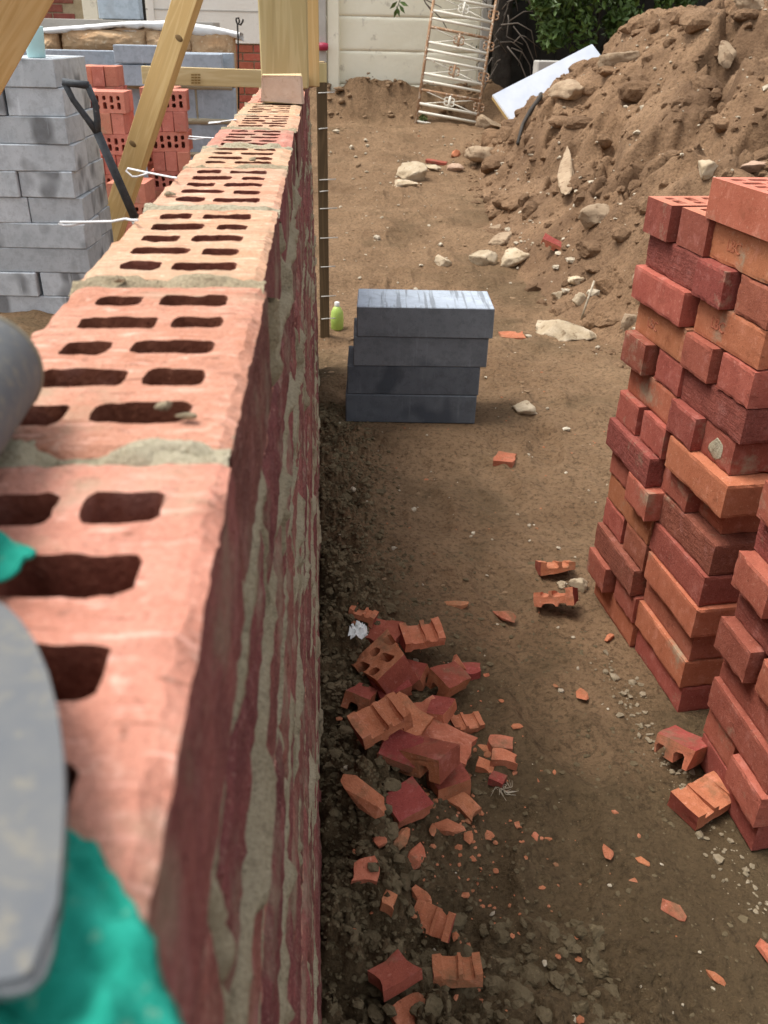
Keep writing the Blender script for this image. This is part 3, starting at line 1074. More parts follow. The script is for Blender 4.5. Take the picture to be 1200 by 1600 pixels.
SOL = {}
for kname in ('maroon', 'dark', 'orange', 'red'):
    SOL[kname] = [worn_brick(s, M[kname]) for s in range(4)]
    for me in SOL[kname]:
        pass
TOPB = {k: perforated('perforated_brick', [M['stackbed'], M[k]], seed=60 + i, rag=.0005, npt=3, flip=i % 2) for i, k in enumerate(('maroon', 'dark', 'orange', 'red'))}
ordn = ['top', 'second', 'third', 'fourth', 'fifth', 'sixth', 'seventh', 'eighth', 'ninth', 'tenth', 'eleventh', 'twelfth', 'thirteenth', 'fourteenth', 'fifteenth', 'sixteenth']
CN = {'maroon': 'maroon', 'dark': 'dark purplish', 'orange': 'orange', 'red': 'red'}
STACK_GROUP = 'bricks of the stack on the right'


def column(cname, x, y, yaw, ztop, pitch, courses):
    u = Vector((math.cos(yaw), math.sin(yaw), 0)); v = Vector((-math.sin(yaw), math.cos(yaw), 0))
    for k, (kind, items) in enumerate(courses):
        zc = ztop - pitch * k - .0325
        for j, it in enumerate(items):
            mat, du, dv = it[0], it[1], it[2]
            if kind == 'S':      # stretcher: length along v, j = 0 seen from the path, 1 behind it
                c = Vector((x, y, 0)) + u * (.0513 + .1065 * j + du) + v * (.1075 + dv)
                rz = yaw
                what = ('lengthwise facing path' if j == 0 else 'lengthwise behind')
            else:                # headers: j = 0 far, 1 near
                c = Vector((x, y, 0)) + u * (.1075 + du) + v * ((.162 if j == 0 else .054) + dv)
                rz = yaw - PI / 2
                what = ('end on, farther' if j == 0 else 'end on, nearer')
            c.z = zc
            if k == 0 or (len(it) > 3 and it[3] == 'p'):
                me = TOPB[mat]
            else:
                me = SOL[mat][random.randrange(4)]
            o = obj('stacked_brick', me, None, c, (random.uniform(-.004, .004), random.uniform(-.004, .004), rz + random.uniform(-.012, .012)))
            tag(o, f"{CN[mat]} brick {what}, {ordn[k]} course down, {cname} column of brick stack", 'brick', STACK_GROUP)
            if len(it) > 3 and it[3] == 'stamp':
                cu = bpy.data.curves.new('stamp', 'FONT')
                cu.body = 'LBC'
                cu.size = .026; cu.extrude = .0009
                cu.align_x = 'CENTER'; cu.align_y = 'CENTER'
                to = bpy.data.objects.new('tmp', cu)
                me2 = bpy.data.meshes.new_from_object(to)
                bpy.data.objects.remove(to)
                me2.materials.append(M['orange'])
                s = obj('stamp', me2, o, (-.1025 / 2 - .0002, .03, 0), (PI / 2, 0, -PI / 2))
                s['label'] = 'raised maker letters on the orange brick face'
    return u, v


c1 = [('H', [('maroon', -.014, .004), ('maroon', .0, -.004)]),
      ('S', [('dark', .0, 0), ('maroon', 0, 0)]),
      ('S', [('red', -.014, .012), ('maroon', 0, 0)]),
      ('S', [('orange', .0, .0, 'stamp'), ('dark', 0, 0)]),
      ('H', [('maroon', -.020, .004), ('maroon', .002, -.006)]),
      ('S', [('orange', .004, -.004), ('maroon', 0, 0)]),
      ('H', [('maroon', -.010, .004), ('maroon', -.006, -.004)]),
      ('S', [('dark', -.022, .008), ('maroon', 0, 0)]),
      ('H', [('maroon', -.004, .004), ('red', -.024, -.018)]),
      ('S', [('orange', .0, .0), ('maroon', 0, 0)]),
      ('H', [('maroon', .0, .006), ('maroon', .0, -.004)]),
      ('S', [('dark', -.012, .006), ('maroon', 0, 0)]),
      ('H', [('maroon', -.022, .006), ('maroon', -.002, -.006)]),
      ('S', [('orange', .006, .0), ('maroon', 0, 0)]),
      ('S', [('maroon', .008, .0), ('maroon', 0, 0)])]
c2 = [('S', [('orange', -.014, .01), ('red', 0, 0)]),
      ('S', [('orange', .0, .0, 'stamp'), ('maroon', 0, 0)]),
      ('H', [('maroon', -.018, .004), ('maroon', .0, -.004)]),
      ('S', [('orange', .0, .0, 'stamp'), ('maroon', 0, 0)]),
      ('H', [('maroon', -.014, .004), ('maroon', -.004, -.006)]),
      ('S', [('dark', .0, .0), ('maroon', 0, 0)]),
      ('H', [('maroon', -.016, .006), ('maroon', .004, .012)]),
      ('S', [('orange', -.016, -.018), ('maroon', 0, -.01)]),
      ('H', [('maroon', .0, .01), ('orange', .03, .03)]),
      ('S', [('dark', .0, .0), ('maroon', 0, 0)]),
      ('S', [('maroon', -.006, -.002), ('dark', 0, 0)]),
      ('S', [('orange', -.012, -.012), ('maroon', 0, -.01)]),
      ('S', [('maroon', .004, .0), ('maroon', 0, 0)]),
      ('S', [('orange', -.004, .0), ('maroon', 0, 0)]),
      ('S', [('maroon', .006, .0), ('dark', 0, 0)]),
      ('S', [('maroon', .006, .0), ('dark', 0, 0)])]
c3 = [('S', [('orange', -.004, -.004), ('red', 0, 0)]),
      ('S', [('red', -.012, -.01), ('maroon', 0, 0)]),
      ('S', [('dark', .004, .0), ('maroon', 0, 0)]),
      ('H', [('red', -.020, .0), ('maroon', .0, -.004)]),
      ('S', [('dark', .002, .0), ('maroon', 0, 0)]),
      ('H', [('maroon', -.020, .004), ('red', -.006, -.004)]),
      ('S', [('maroon', .004, .0), ('maroon', 0, 0)]),
      ('S', [('maroon', -.006, .0), ('dark', 0, 0)]),
      ('H', [('maroon', .002, .004), ('maroon', -.018, -.01)]),
      ('S', [('maroon', .0, .0), ('maroon', 0, 0)])]
column('rear', .6658, 1.5154, .0946, CAMZ - .2725, .0657, c1)
column('tallest middle', .6973, 1.3000, .1011, CAMZ - .2081, .0658, c2)
column('low front', .700, .955, .06, .6507, .0657, c3)
# mortar left on one brick end of the middle column
p = atZ(1122, 690, CAMZ - .2081 - .0658 * 6.5)
sp = obj('mortar_spot', rock_mesh('mortar_spot', (.010, .05, .055), M['mortarpale'], 77, ICO3), None, (0, 0, 0))
tag(sp, 'pale mortar lump stuck on a brick end of the stack', 'mortar lump')
yaw2 = .1011
u2 = Vector((math.cos(yaw2), math.sin(yaw2), 0)); v2 = Vector((-math.sin(yaw2), math.cos(yaw2), 0))
sp.location = Vector((.6973, 1.3, CAMZ - .2081 - .0658 * 6.5)) + u2 * .004 + v2 * .07
sp.rotation_euler = (0, 0, yaw2)

# ------------------------------------------------------------------ four grey blocks on the path
bu = Vector((math.cos(-.0582), math.sin(-.0582), 0)); bv = Vector((math.sin(.0582), math.cos(.0582), 0))
BW = ['topmost', 'second', 'third', 'bottom']
BD = ['pale topped grey block with scraped marks', 'plain slate grey block', 'dark slate grey block jutting left', 'darkest grey block resting on the soil']
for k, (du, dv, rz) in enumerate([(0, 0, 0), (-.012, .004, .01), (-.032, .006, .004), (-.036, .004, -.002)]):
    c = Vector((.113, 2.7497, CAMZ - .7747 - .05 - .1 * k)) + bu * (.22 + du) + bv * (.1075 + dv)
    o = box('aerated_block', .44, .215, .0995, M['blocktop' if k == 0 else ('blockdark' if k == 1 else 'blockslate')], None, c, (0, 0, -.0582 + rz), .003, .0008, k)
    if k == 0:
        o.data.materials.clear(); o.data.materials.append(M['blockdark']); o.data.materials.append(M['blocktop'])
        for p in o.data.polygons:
            p.material_index = 1 if p.normal.z > .5 else 0  # pale top and dark sides: light and shade coloured in by facing
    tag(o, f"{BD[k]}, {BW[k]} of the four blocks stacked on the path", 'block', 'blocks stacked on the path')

# ------------------------------------------------------------------ left block stack with cup
LB = [  # (front pieces: (x_right offset, length, which way), right shift)
    ('E', .0), ('E', .02), ('S', .045), ('S', .055), ('E', .05), ('E', .075), ('S', .085), ('S', .085), ('E', .085), ('S', .08)]
x_r, y_f = -.965, 3.78
for k, (kind, sh) in enumerate(LB):
    z = 1.055 - .1 * k - .05
    lean = .0
    n = 1 if kind == 'S' else 2
    shx = -.02 + sh * .35
    for j in range(n):
        if kind == 'S':
            c = Vector((x_r + shx - .22, y_f + .1075 + .003 * (k % 3), z)); sx, sy = .44, .215
            cs = [c, c + Vector((0, .222, 0))]
        else:
            c = Vector((x_r + shx - .1075 - .222 * j, y_f + .22 + .006 * (k % 2), z)); sx, sy = .215, .44
            cs = [c]
        if k == 0 and j == 1:
            continue
        for q, cc in enumerate(cs):
            if kind == 'S' and j:
                continue
            o = box('aerated_block', sx, sy, .0985, M['block'], None, cc, (0, 0, -.03 + random.uniform(-.06, .06)), .003, .001, k * 3 + j)
            side = ('lengthwise in front' if q == 0 else 'lengthwise behind') if kind == 'S' else ('end on at the right' if j == 0 else 'end on at the left')
            tag(o, f"stained grey block {side}, {ordn[k]} layer of tall left stack", 'block', 'blocks of the tall left stack')
cup = obj('cup', lathe_mesh('cup', [(.031, 0), (.033, .003), (.036, .05), (.039, .105), (.0375, .106), (.034, .05), (.031, .01)], M['cup']), None, (-1.075, 3.86, 1.0555))
tag(cup, 'pale turquoise plastic cup standing on the top grey block', 'cup')

# ------------------------------------------------------------------ left brick pile: bricks on edge, holes showing
PF = [perforated('perforated_brick', [M['pile'], M['pile']], seed=80 + i, rag=.0004, npt=2, flip=i) for i in range(2)]
PS = [mesh_bm('solid_brick', box_bm(.1025, .215, .065, .002, 1, .0006, s), M['pile']) for s in range(3)]


def pile_column(cname, x, y, z0, n, start, yaw=0., lean=0., holes=True):
    for k in range(n):
        z = z0 + .1035 * k + .052
        xx = x + lean * k + random.uniform(-.008, .008)
        face = (k + start) % 2 == 0
        a = yaw + random.uniform(-.05, .05)
        for j in range(3):
            if face:   # bed faces look to the camera, one behind the other
                loc = Vector((xx + random.uniform(-.006, .006), y + .0335 + .068 * j, z))
                # local Y (length) -> world X, local Z (bed normal) -> world -Y
                R = Matrix(((0, 1, 0), (0, 0, 1), (1, 0, 0))).to_3x3()
                me = PF[(k + j) % 2]
                nm = 'with holes facing out' if j == 0 else ('on edge second in' if j == 1 else 'on edge at back')
            else:      # ends look to the camera, side by side
                loc = Vector((xx + (j - 1) * .0685, y + .1075 + random.uniform(-.008, .004), z))
                R = Matrix(((0, 0, 1), (0, 1, 0), (-1, 0, 0))).to_3x3()
                me = PS[(k + j) % 3]
                nm = ['end on, left', 'end on, centre', 'end on, right'][j]
            o = obj('pile_brick', me, None)
            o.matrix_world = Matrix.Translation(loc) @ Matrix.Rotation(a, 4, 'Z') @ R.to_4x4()
            lvl = ordn[n - 1 - k]
            tag(o, f"red brick {nm}, {lvl} layer, {cname} column of pile behind prop", 'brick', 'bricks of the pile behind the timber prop')


pile_column('right', -.855, 5.36, .03, 8, 1, .10, .002)
pile_column('middle', -1.11, 5.20, .03, 8, 1, -.10, -.004)
pile_column('left', -1.345, 5.30, .03, 8, 0, .04, .004)
pile_column('rear right', -.92, 5.62, .03, 8, 0, .0, 0)
pile_column('rear left', -1.24, 5.62, .03, 9, 1, .0, 0)
pile_column('near low', -1.02, 4.98, .02, 4, 0, -.05, 0)

# ------------------------------------------------------------------ spade leaning on the stack
sp_top, sp_n, sp_b = atY(119, 142, 3.52), atY(152, 207, 3.55), atY(214, 348, 3.6)
d = (sp_b - sp_n).normalized()
base = sp_n + d * .78
spade = thing('spade', 'black D handled spade leaning beside the left block stack', 'spade', base)
tube('shaft', [sp_n - base, sp_n + d * .17 - base, sp_n + d * .345 - base], [.016, .0165, .017], M['spade'], spade, 12)
tube('socket', [sp_n + d * .335 - base, sp_n + d * .40 - base, sp_n + d * .52 - base], [.018, .020, .024], M['socket'], spade, 12)
sx = Vector((.84, 0, -.08)).normalized()
ax = -d
hl = sp_n + ax * .17
loop = [sp_n, sp_n + ax * .05 - sx * .016, sp_n + ax * .11 - sx * .036, hl - sx * .040]
tube('handle_arm', [p - base for p in loop], [.014, .012, .011, .012], M['spade'], spade, 10)
loop = [sp_n, sp_n + ax * .05 + sx * .022, sp_n + ax * .11 + sx * .040, hl + sx * .040]
tube('handle_arm', [p - base for p in loop], [.014, .012, .011, .012], M['spade'], spade, 10)
tube('grip', [hl - sx * .045 - base, hl - base, hl + sx * .045 - base], [.0135, .0125, .0135], M['spade'], spade, 12)
bb = bmesh.new()
bw = [(-.085, -.50), (.085, -.50), (.09, -.68), (.07, -.76), (0, -.79), (-.07, -.76), (-.09, -.68)]
front = [bb.verts.new(sx * a + d * (-b) + Vector((0, -.004 - .02 * (1 - (a / .09) ** 2), 0)) + (sp_n - base)) for a, b in bw]
back = [bb.verts.new(f.co + Vector((0, .004, 0))) for f in front]
bb.faces.new(front); bb.faces.new(back[::-1])
for i in range(len(front)):
    j = (i + 1) % len(front)
    bb.faces.new((front[i], back[i], back[j], front[j]))
obj('blade', mesh_bm('blade', bb, M['socket']), spade)

# ------------------------------------------------------------------ timbers
post = thing('timber_post', 'thick square greenish timber post standing on the brick wall', 'post', (-.0745, 2.255, TOP + .001))
pb = box_bm(.106, .1, .9, .003)
bmesh.ops.translate(pb, verts=pb.verts, vec=(0, 0, .45))
obj('shaft', mesh_bm('shaft', pb, M['woodgreen']), post)
beam('batten', (-.0125, 2.9, TOP - .03), (-.012, 2.9, 2.0), .034, .045, M['wood'], 'thin yellow batten standing upright against the right side of the thick post')
o = obj('wood_offcut', mesh_bm('wood_offcut', box_bm(.074, .09, .046, .002, 1, .0025, 5), [M['woodpale'], M['woodend']]), None, (-.066, 1.80, TOP + .0245), (0, 0, .04))
for p in o.data.polygons:
    if p.normal.y < -.7:
        p.material_index = 1
tag(o, 'short sawn timber offcut lying on the wall in front of the post', 'offcut')
# far prop of two faces
beam('timber_prop', atY(155, 420, 4.35), atY(306, -40, 4.05), .105, .047, M['wood'], 'long yellow timber prop leaning across the brick pile', 'timber', (-.35, -1, .2))
beam('timber_prop', atY(-85, 225, 2.55) , atY(72, -60, 2.5), .1, .047, M['wood'], 'big yellow timber prop cutting across the top left corner', 'timber', (.5, -1, 0))
beam('rail', atY(222, 117, 4.42), atY(440, 124, 4.42), .073, .022, M['woodpale'], 'horizontal pale timber rail nailed between the prop and the post', 'timber', (0, -1, 0))
for i, (a, b) in enumerate([((268, 70), (0, 0)), ((183, 262), (0, 0))]):
    pass
# grade stamp printed on the rail
stp = bmesh.new()
for i in range(4):
    for j in range(3):
        p = atY(301 + j * 5, 117 + i * 4.2, 4.40)
        q = bmesh.ops.create_cube(stp, size=1)['verts']
        bmesh.ops.scale(stp, vec=(.012, .001, .006), verts=q)
        bmesh.ops.translate(stp, verts=q, vec=p)
rl = [o for o in COL.objects if o.name == 'rail'][0]
bpy.context.view_layer.update()
so = obj('grade_stamp', mesh_bm('grade_stamp', stp, M['ink']), rl)
so.matrix_parent_inverse = rl.matrix_world.inverted()
prop = [o for o in COL.objects if o.name == 'timber_prop'][0]
for t_, u_ in ((.47, .02), (.83, -.03)):
    L_ = max(v.co.z for v in prop.data.vertices)
    kb = bmesh.new()
    bmesh.ops.create_uvsphere(kb, u_segments=10, v_segments=6, radius=1)
    bmesh.ops.scale(kb, vec=(.020, .0022, .012), verts=kb.verts)
    ko = obj('knot', mesh_bm('knot', kb, M['knot'], True), prop, (u_, .0235, L_ * t_))
# dark board with nails at the end of the wall
prof = thing('gauge_post', 'dark wet timber post with nails beyond the end of the brick wall', 'post', (.0135, 3.7, 0))
pb = box_bm(.040, .05, 1.09, .002)
bmesh.ops.translate(pb, verts=pb.verts, vec=(0, 0, .55 - .03))
obj('board', mesh_bm('board', pb, M['wooddark']), prof, (0, 0, 0))
box('board_top', .0405, .0505, .068, M['woodgreen'], prof, (0, -.0005, 1.03), (0, 0, 0), .002)
for px, py in [(523, 144), (512, 200), (525, 280), (513, 298), (527, 325), (528, 371), (524, 416), (525, 462), (524, 497)]:
    p = atY(px, py, 3.67)
    tube('nail', [Vector((.0, 3.67, p.z - .004)) - Vector((.0135, 3.7, 0)), p - Vector((.0135, 3.7, 0))], .0022, M['nail'], prof, 6)
beam('wood_peg', atY(503, 124, 3.8), atY(502, 96, 3.8), .024, .02, M['wood'], 'small orange timber peg standing behind the dark nail post', 'timber')

# ------------------------------------------------------------------ back of the plot, left: inner block wall, insulation, house wall
bw_ = thing('block_wall', 'low blue grey block wall with sandy joints behind the brick pile', 'block wall', (-1.1, 6.45, 0))
bl = Vector((-1.1, 6.45, 0))
for r_ in range(6):
    z1 = 1.02 - .205 * r_
    x = -2.35 + (.31 if r_ % 2 else 0)
    while x < -.62:
        x2 = min(x + .61, -.545)
        if x2 - x > .06:
            box('block', x2 - x, .1, .19, M['blockblue'], bw_, Vector(((x + x2) / 2, 6.45, z1 - .095)) - bl, (0, 0, random.uniform(-.006, .006)), .003)
            if x2 < -.56:
                box('mortar_joint', .016, .09, .195, M['mortarpale'], bw_, Vector((x2 + .007, 6.452, z1 - .095)) - bl, bev=0)
        x = x2 + .014
    nn_ = 60
    jx = np.linspace(-2.3, -.56, nn_)
    v, f = [], []
    for i, xx in enumerate(jx):
        hh = .010 + .010 * float(fbm(xx * 9, r_ * 3.1, 0, 3, 4))
        ff = .006 * float(fbm(xx * 7, r_ * 2.1, 3, 3, 5))
        for (yy, zz) in ((-.053 - ff, -hh), (-.053 - ff, hh), (.05, hh), (.05, -hh)):
            v.append(Vector((xx, 6.45 + yy, z1 - .1975 + zz)) - bl)
        if i:
            a = (i - 1) * 4
            for k in range(4):
                f.append((a + k, a + (k + 1) % 4, a + 4 + (k + 1) % 4, a + 4 + k))
    obj('mortar_bed', mesh_from('mortar_bed', v, f, M['mortarpale'], True), bw_)
for i, (a, b, lab) in enumerate([((180, 100), (262, 135), 'lower left'), ((178, 69), (262, 100), 'upper left'), ((265, 82), (349, 118), 'right')]):
    p, q = atY(a[0], a[1], 6.3), atY(b[0], b[1], 6.3)
    o = box('aerated_block', q.x - p.x - .004, .12, p.z - q.z - .003, M['blockblue'], None, ((p.x + q.x) / 2, 6.31 - .004 * i, (p.z + q.z) / 2), (0, 0, .01 * i), .004, .0015, i)
    tag(o, f'pale blue grey block set before the inner block wall, {lab} one of three', 'block', 'pale blocks on the inner wall')
# mineral wool
gi = 0
for (px0, px1, topy, boty, lab) in [(60, 96, 52, 92, 'pale end piece at the left'), (94, 232, 46, 84, 'wide bulging one behind the upper block'), (228, 300, 48, 92, 'middle one partly behind the prop'), (296, 372, 50, 182, 'tall sagging one at the right end')]:
    p, q = atY(px0, topy, 6.72), atY(px1, boty, 6.72)
    nx, nz = 46, 26
    U, Wv = np.meshgrid(np.linspace(0, 1, nx), np.linspace(0, 1, nz))
    bx = p.x + (q.x - p.x) * U
    bz_ = q.z + (p.z - q.z) * Wv
    bulge = .07 * np.sqrt(np.clip(np.sin(U * PI), 0, 1)) * np.sqrt(np.clip(np.sin(np.clip(Wv, .02, .98) * PI), 0, 1))
    by = 6.72 - bulge - .085 * (fbm(bx * 6, bz_ * 9, gi, 5, 12, .6) - .5)
    v = np.stack([bx, by, bz_ + .02 * (fbm(bx * 5, bz_ * 3, gi, 3, 14) - .5)], -1).reshape(-1, 3)
    i = np.arange(nx * nz).reshape(nz, nx)
    F = [tuple(t) for t in np.stack([i[:-1, :-1], i[:-1, 1:], i[1:, 1:], i[1:, :-1]], -1).reshape(-1, 4)]
    n0 = len(v)
    ring = list(i[0, :]) + list(i[1:, -1]) + list(i[-1, -2::-1]) + list(i[-2:0, 0])
    bk = [(v[k][0], 6.86, v[k][2]) for k in ring]
    v = list(v) + bk
    for k in range(len(ring)):
        k2 = (k + 1) % len(ring)
        F.append((ring[k2], ring[k], n0 + k, n0 + k2))
    F.append(tuple(range(n0 + len(ring) - 1, n0 - 1, -1)))
    o = obj('insulation_batt', mesh_from('insulation_batt', v, F, M['wool'], True))
    tag(o, f'brown mineral wool batt above the block wall, {lab}', 'insulation', 'mineral wool batts')
    gi += 1
# white sheet over the wool
px = np.linspace(58, 374, 70)
top = np.interp(px, [58, 130, 200, 260, 330, 374], [44, 39, 33, 32, 40, 50])
bot = np.interp(px, [58, 130, 180, 220, 300, 374], [53, 48, 42, 44, 53, 60])
v, f = [], []
for i, a in enumerate(px):
    w = 1.5 * (float(fbm(a * .05, 0, 0, 4, 3)) - .5)
    p1 = atY(a, bot[i] + 8 * (float(fbm(a * .08, 5, 0, 4, 3)) - .5), 6.70); p2 = atY(a, top[i] + 5 + w, 6.66); p3 = atY(a, top[i] + w, 6.74)
    p4 = Vector((p3.x, 7.1, p3.z - .01)); p5 = Vector((p3.x, 7.1, p1.z - .02)); p6 = Vector((p1.x, 6.76, p1.z))
    v += [p1, p2, p3, p4, p5, p6]
    if i:
        b = (i - 1) * 6
        for k in range(6):
            f.append((b + k, b + (k + 1) % 6, b + 6 + (k + 1) % 6, b + 6 + k))
o = obj('white_sheet', mesh_from('white_sheet', v, f, M['white'], True))
tag(o, 'bright white sheeting draped along the top of the mineral wool', 'sheeting')
# hook
p = atY(373, 52, 6.7)
o = tube('wire_hook', [atY(373, 170, 6.55), atY(372, 60, 6.6), atY(371, 38, 6.6), atY(369, 32, 6.6), atY(369, 29, 6.6), atY(373, 28, 6.6), atY(374, 33, 6.6), atY(373, 38, 6.6), atY(376, 39, 6.6), atY(379, 34, 6.6), atY(380, 30, 6.6)], .006, M['cable'])
tag(o, 'thin dark wire with a hooked end at the right of the mineral wool', 'wire')
# grey block standing above
o = box('aerated_block', .30, .15, .30, M['blockblue'], None, (-1.465, 7.66, 1.352), (0, 0, .0), .004, .001, 3)
tag(o, 'single blue grey block standing above the white sheeting', 'block')
o = box('wall_ledge', 1.9, .5, .12, M['greypost'], None, (-1.7, 7.55, 1.135))
tag(o, 'pale ledge of wall behind the white sheeting', 'ledge')
# house wall: dark bricks at the left, pale pier, white render
hw = thing('house_wall', 'dark red brick house wall with a dark opening and pale pier at top left', 'house wall', (-2.4, 10, 0))
hl_ = Vector((-2.4, 10, 0))
hbm = [mesh_bm('brick_face', box_bm(.205, .1, .065, .003, 1, .001, s), M['house']) for s in range(3)]
hbr = [mesh_bm('brick_face', box_bm(.205, .1, .065, .003, 1, .001, s), M['houseb']) for s in range(3)]
for r_ in range(9):
    for c_ in range(7):
        x = -3.0 + .217 * c_ + (.108 if r_ % 2 else 0) - .55
        if x < -2.36:
            obj('brick', (hbr if (r_ in (5,) and c_ > 3) else hbm)[random.randrange(3)], hw, Vector((x, 10.05, 1.06 + .076 * r_)) - hl_, (0, random.uniform(-.01, .01), 0))
box('mortar', 1.6, .1, .9, M['mortar'], hw, Vector((-3.0, 10.06, 1.3)) - hl_, bev=0)
box('pier', .14, .2, .9, M['render'], hw, Vector((-2.18, 9.98, 1.3)) - hl_)
box('dark_opening', .62, .1, .9, M['darkboard'], hw, Vector((-1.80, 10.12, 1.3)) - hl_, bev=0)
# white rendered wall with red brick base
rw = thing('rendered_wall', 'white rendered wall over a red brick base behind the timber post', 'wall', (-.8, 10, 0))
rl_ = Vector((-.8, 10, 0))
box('render_panel', 1.62, .12, 1.4, M['renderwhite'], rw, Vector((-.86, 10.05, 1.72)) - rl_)
box('render_joint', 1.62, .012, .012, M['greypost'], rw, Vector((-.86, 9.992, 1.30)) - rl_, bev=0)
box('render_pier', .06, .03, 1.4, M['renderwhite'], rw, Vector((-1.62, 9.99, 1.72)) - rl_)
for r_ in range(9):
    for c_ in range(6):
        x = -.97 + .217 * c_ + (.108 if r_ % 2 else 0)
        if x < -.02:
            obj('brick', hbr[random.randrange(3)], rw, Vector((x, 10.06, .975 - .076 * r_)) - rl_, (0, random.uniform(-.01, .01), 0))
box('mortar', 1.3, .1, .8, M['mortar'], rw, Vector((-.5, 10.075, .66)) - rl_, bev=0)

# ------------------------------------------------------------------ back fence, grey post, gate
fence = thing('panel_fence', 'cream painted concrete panel fence at the back of the plot', 'fence', (.8, 9.9, .4))
fl = Vector((.8, 9.9, .4))
for k in range(6):
    nx, nz = 60, 12
    A, B = np.meshgrid(np.linspace(.09, 1.62, nx), np.linspace(0, .298, nz))
    zz = .38 + .30 * k + B
    edge = np.minimum(B, .298 - B)
    yy = 9.86 + .003 * np.exp(-edge / .004) - .006 * (fbm(A * 7, zz * 7, k, 5, 4, .6) - .5)
    v = np.stack([A, yy, zz], -1).reshape(-1, 3)
    i = np.arange(nx * nz).reshape(nz, nx)
    F = [tuple(t) for t in np.stack([i[:-1, :-1], i[:-1, 1:], i[1:, 1:], i[1:, :-1]], -1).reshape(-1, 4)]
    n0 = len(v)
    ring = list(i[0, :]) + list(i[1:, -1]) + list(i[-1, -2::-1]) + list(i[-2:0, 0])
    v = list(v) + [(v[q][0], 9.94, v[q][2]) for q in ring]
    for q in range(len(ring)):
        q2 = (q + 1) % len(ring)
        F.append((ring[q2], ring[q], n0 + q, n0 + q2))
    obj('panel', mesh_from('panel', [Vector(p) - fl for p in v], F, M['render'], True), fence)
box('post', .085, .12, 2.2, M['greypost'], fence, Vector((.045, 9.8, 1.1)) - fl, (0, 0, 0), .01)
box('post', .12, .12, 2.2, M['render'], fence, Vector((.155, 9.83, 1.1)) - fl, (0, 0, 0), .01)
box('post', .1, .12, 2.2, M['greypost'], fence, Vector((1.67, 9.9, 1.1)) - fl, (0, 0, 0), .01)
p = atY(505, 73, 9.7)
o = obj('red_cap', lathe_mesh('red_cap', [(.02, -.05), (.034, -.045), (.036, .0), (.033, .04), (.02, .05)], M['crimson']), None, p, (0, PI / 2, 0))
tag(o, 'small crimson plastic cap hung on the grey fence post', 'cap')
# dark soil slumped along the foot of the fence
P = []
for i in range(60):
    x = RNG.uniform(.05, 1.9); y = RNG.uniform(9.35, 9.84)
    P.append((x, y, Hs(x, y) + .10 * max(0, (y - 9.4) / .5) * RNG.uniform(0, 1)))
scatter('dark_soil_bank', np.array(P), RNG.gamma(2., .008, len(P)) + .006, M['clodtan'], ICO2, .7, .2, True)

# gate standing on end
gp, gr = atY(650, 189, 9.3), atY(742, 206, 9.3)
gt = atY(698, -22, 9.62)
gx_ = (gr - gp).normalized()
gy_ = (gt - gp); gy_ = (gy_ - gx_ * gy_.dot(gx_)).normalized()
gn_ = gx_.cross(gy_)
GW = (gr - gp).length
GM = Matrix((gx_, gy_, gn_)).transposed().to_4x4()
gate = thing('iron_gate', 'rusty white wrought iron gate standing on end against the back fence', 'gate', gp, rot=GM.to_euler())
s_ = (gt - gp).length / (189 + 22)
zs = [0, .09, .17, .30, .385, .455, .595, .675, .745, .885, .965, 1.035, 1.175, 1.255, 1.325, 1.465, 1.55]
zs = [z * (189 * s_) / 1.17 * 1.02 for z in zs]
LH = zs[-1]
tube('stile', [(0, -.06, 0), (0, LH, 0)], .0145, M['rust'], gate, 6)
tube('stile', [(GW, -.04, 0), (GW, LH, 0)], .0145, M['rust'], gate, 6)
for i, z in enumerate(zs):
    tube('bar', [(0, z, 0), (GW, z, 0)], .0135 if i else .011, M['rust' if i in (3, 9) else 'gate'], gate, 6)


def scroll(cx, cy, r, sgnx, sgny, mat='gate'):
    pts = []
    for k in range(15):
        a = k / 14 * 1.6 * PI
        rr = r * (1 - .045 * k)
        pts.append((cx + sgnx * (r - rr * math.cos(a)) , cy + sgny * rr * math.sin(a), 0))
    tube('scroll', pts, .0075, M[mat], gate, 5)


for a, b in ((2, 3), (5, 6), (8, 9), (11, 12), (14, 15)):
    z0, z1 = zs[a], zs[b]
    zm = (z0 + z1) / 2
    mx = GW * .5
    tube('stay', [(mx, z0, 0), (mx, z1, 0)], .013, M['rust' if a in (5, 8) else 'gate'], gate, 6)
    for sx_ in (-1, 1):
        tube('brace', [(mx, zm, 0), (mx + sx_ * GW * .46, z0, 0)], .0055, M['gate'], gate, 5)
        tube('brace', [(mx, zm, 0), (mx + sx_ * GW * .46, z1, 0)], .0055, M['gate'], gate, 5)
        for sy_ in (-1, 1):
            scroll(mx, zm + sy_ * .012, .030, sx_, sy_, 'rust' if a in (5, 8) else 'gate')
            scroll(GW, zm + sy_ * .012, .030, sx_, sy_, 'rust')

# ------------------------------------------------------------------ planting in the back right corner
hed = thing('board_fence', 'dark weathered board fence in shade behind the bush', 'fence', (3.6, 10.4, .3))
for k in range(26):
    box('board', .172, .03, 2.6, M['darkboard'], hed, (1.75 + .175 * k - 3.6, random.uniform(-.006, .006), 1.1), (0, 0, random.uniform(-.02, .02)), .003)


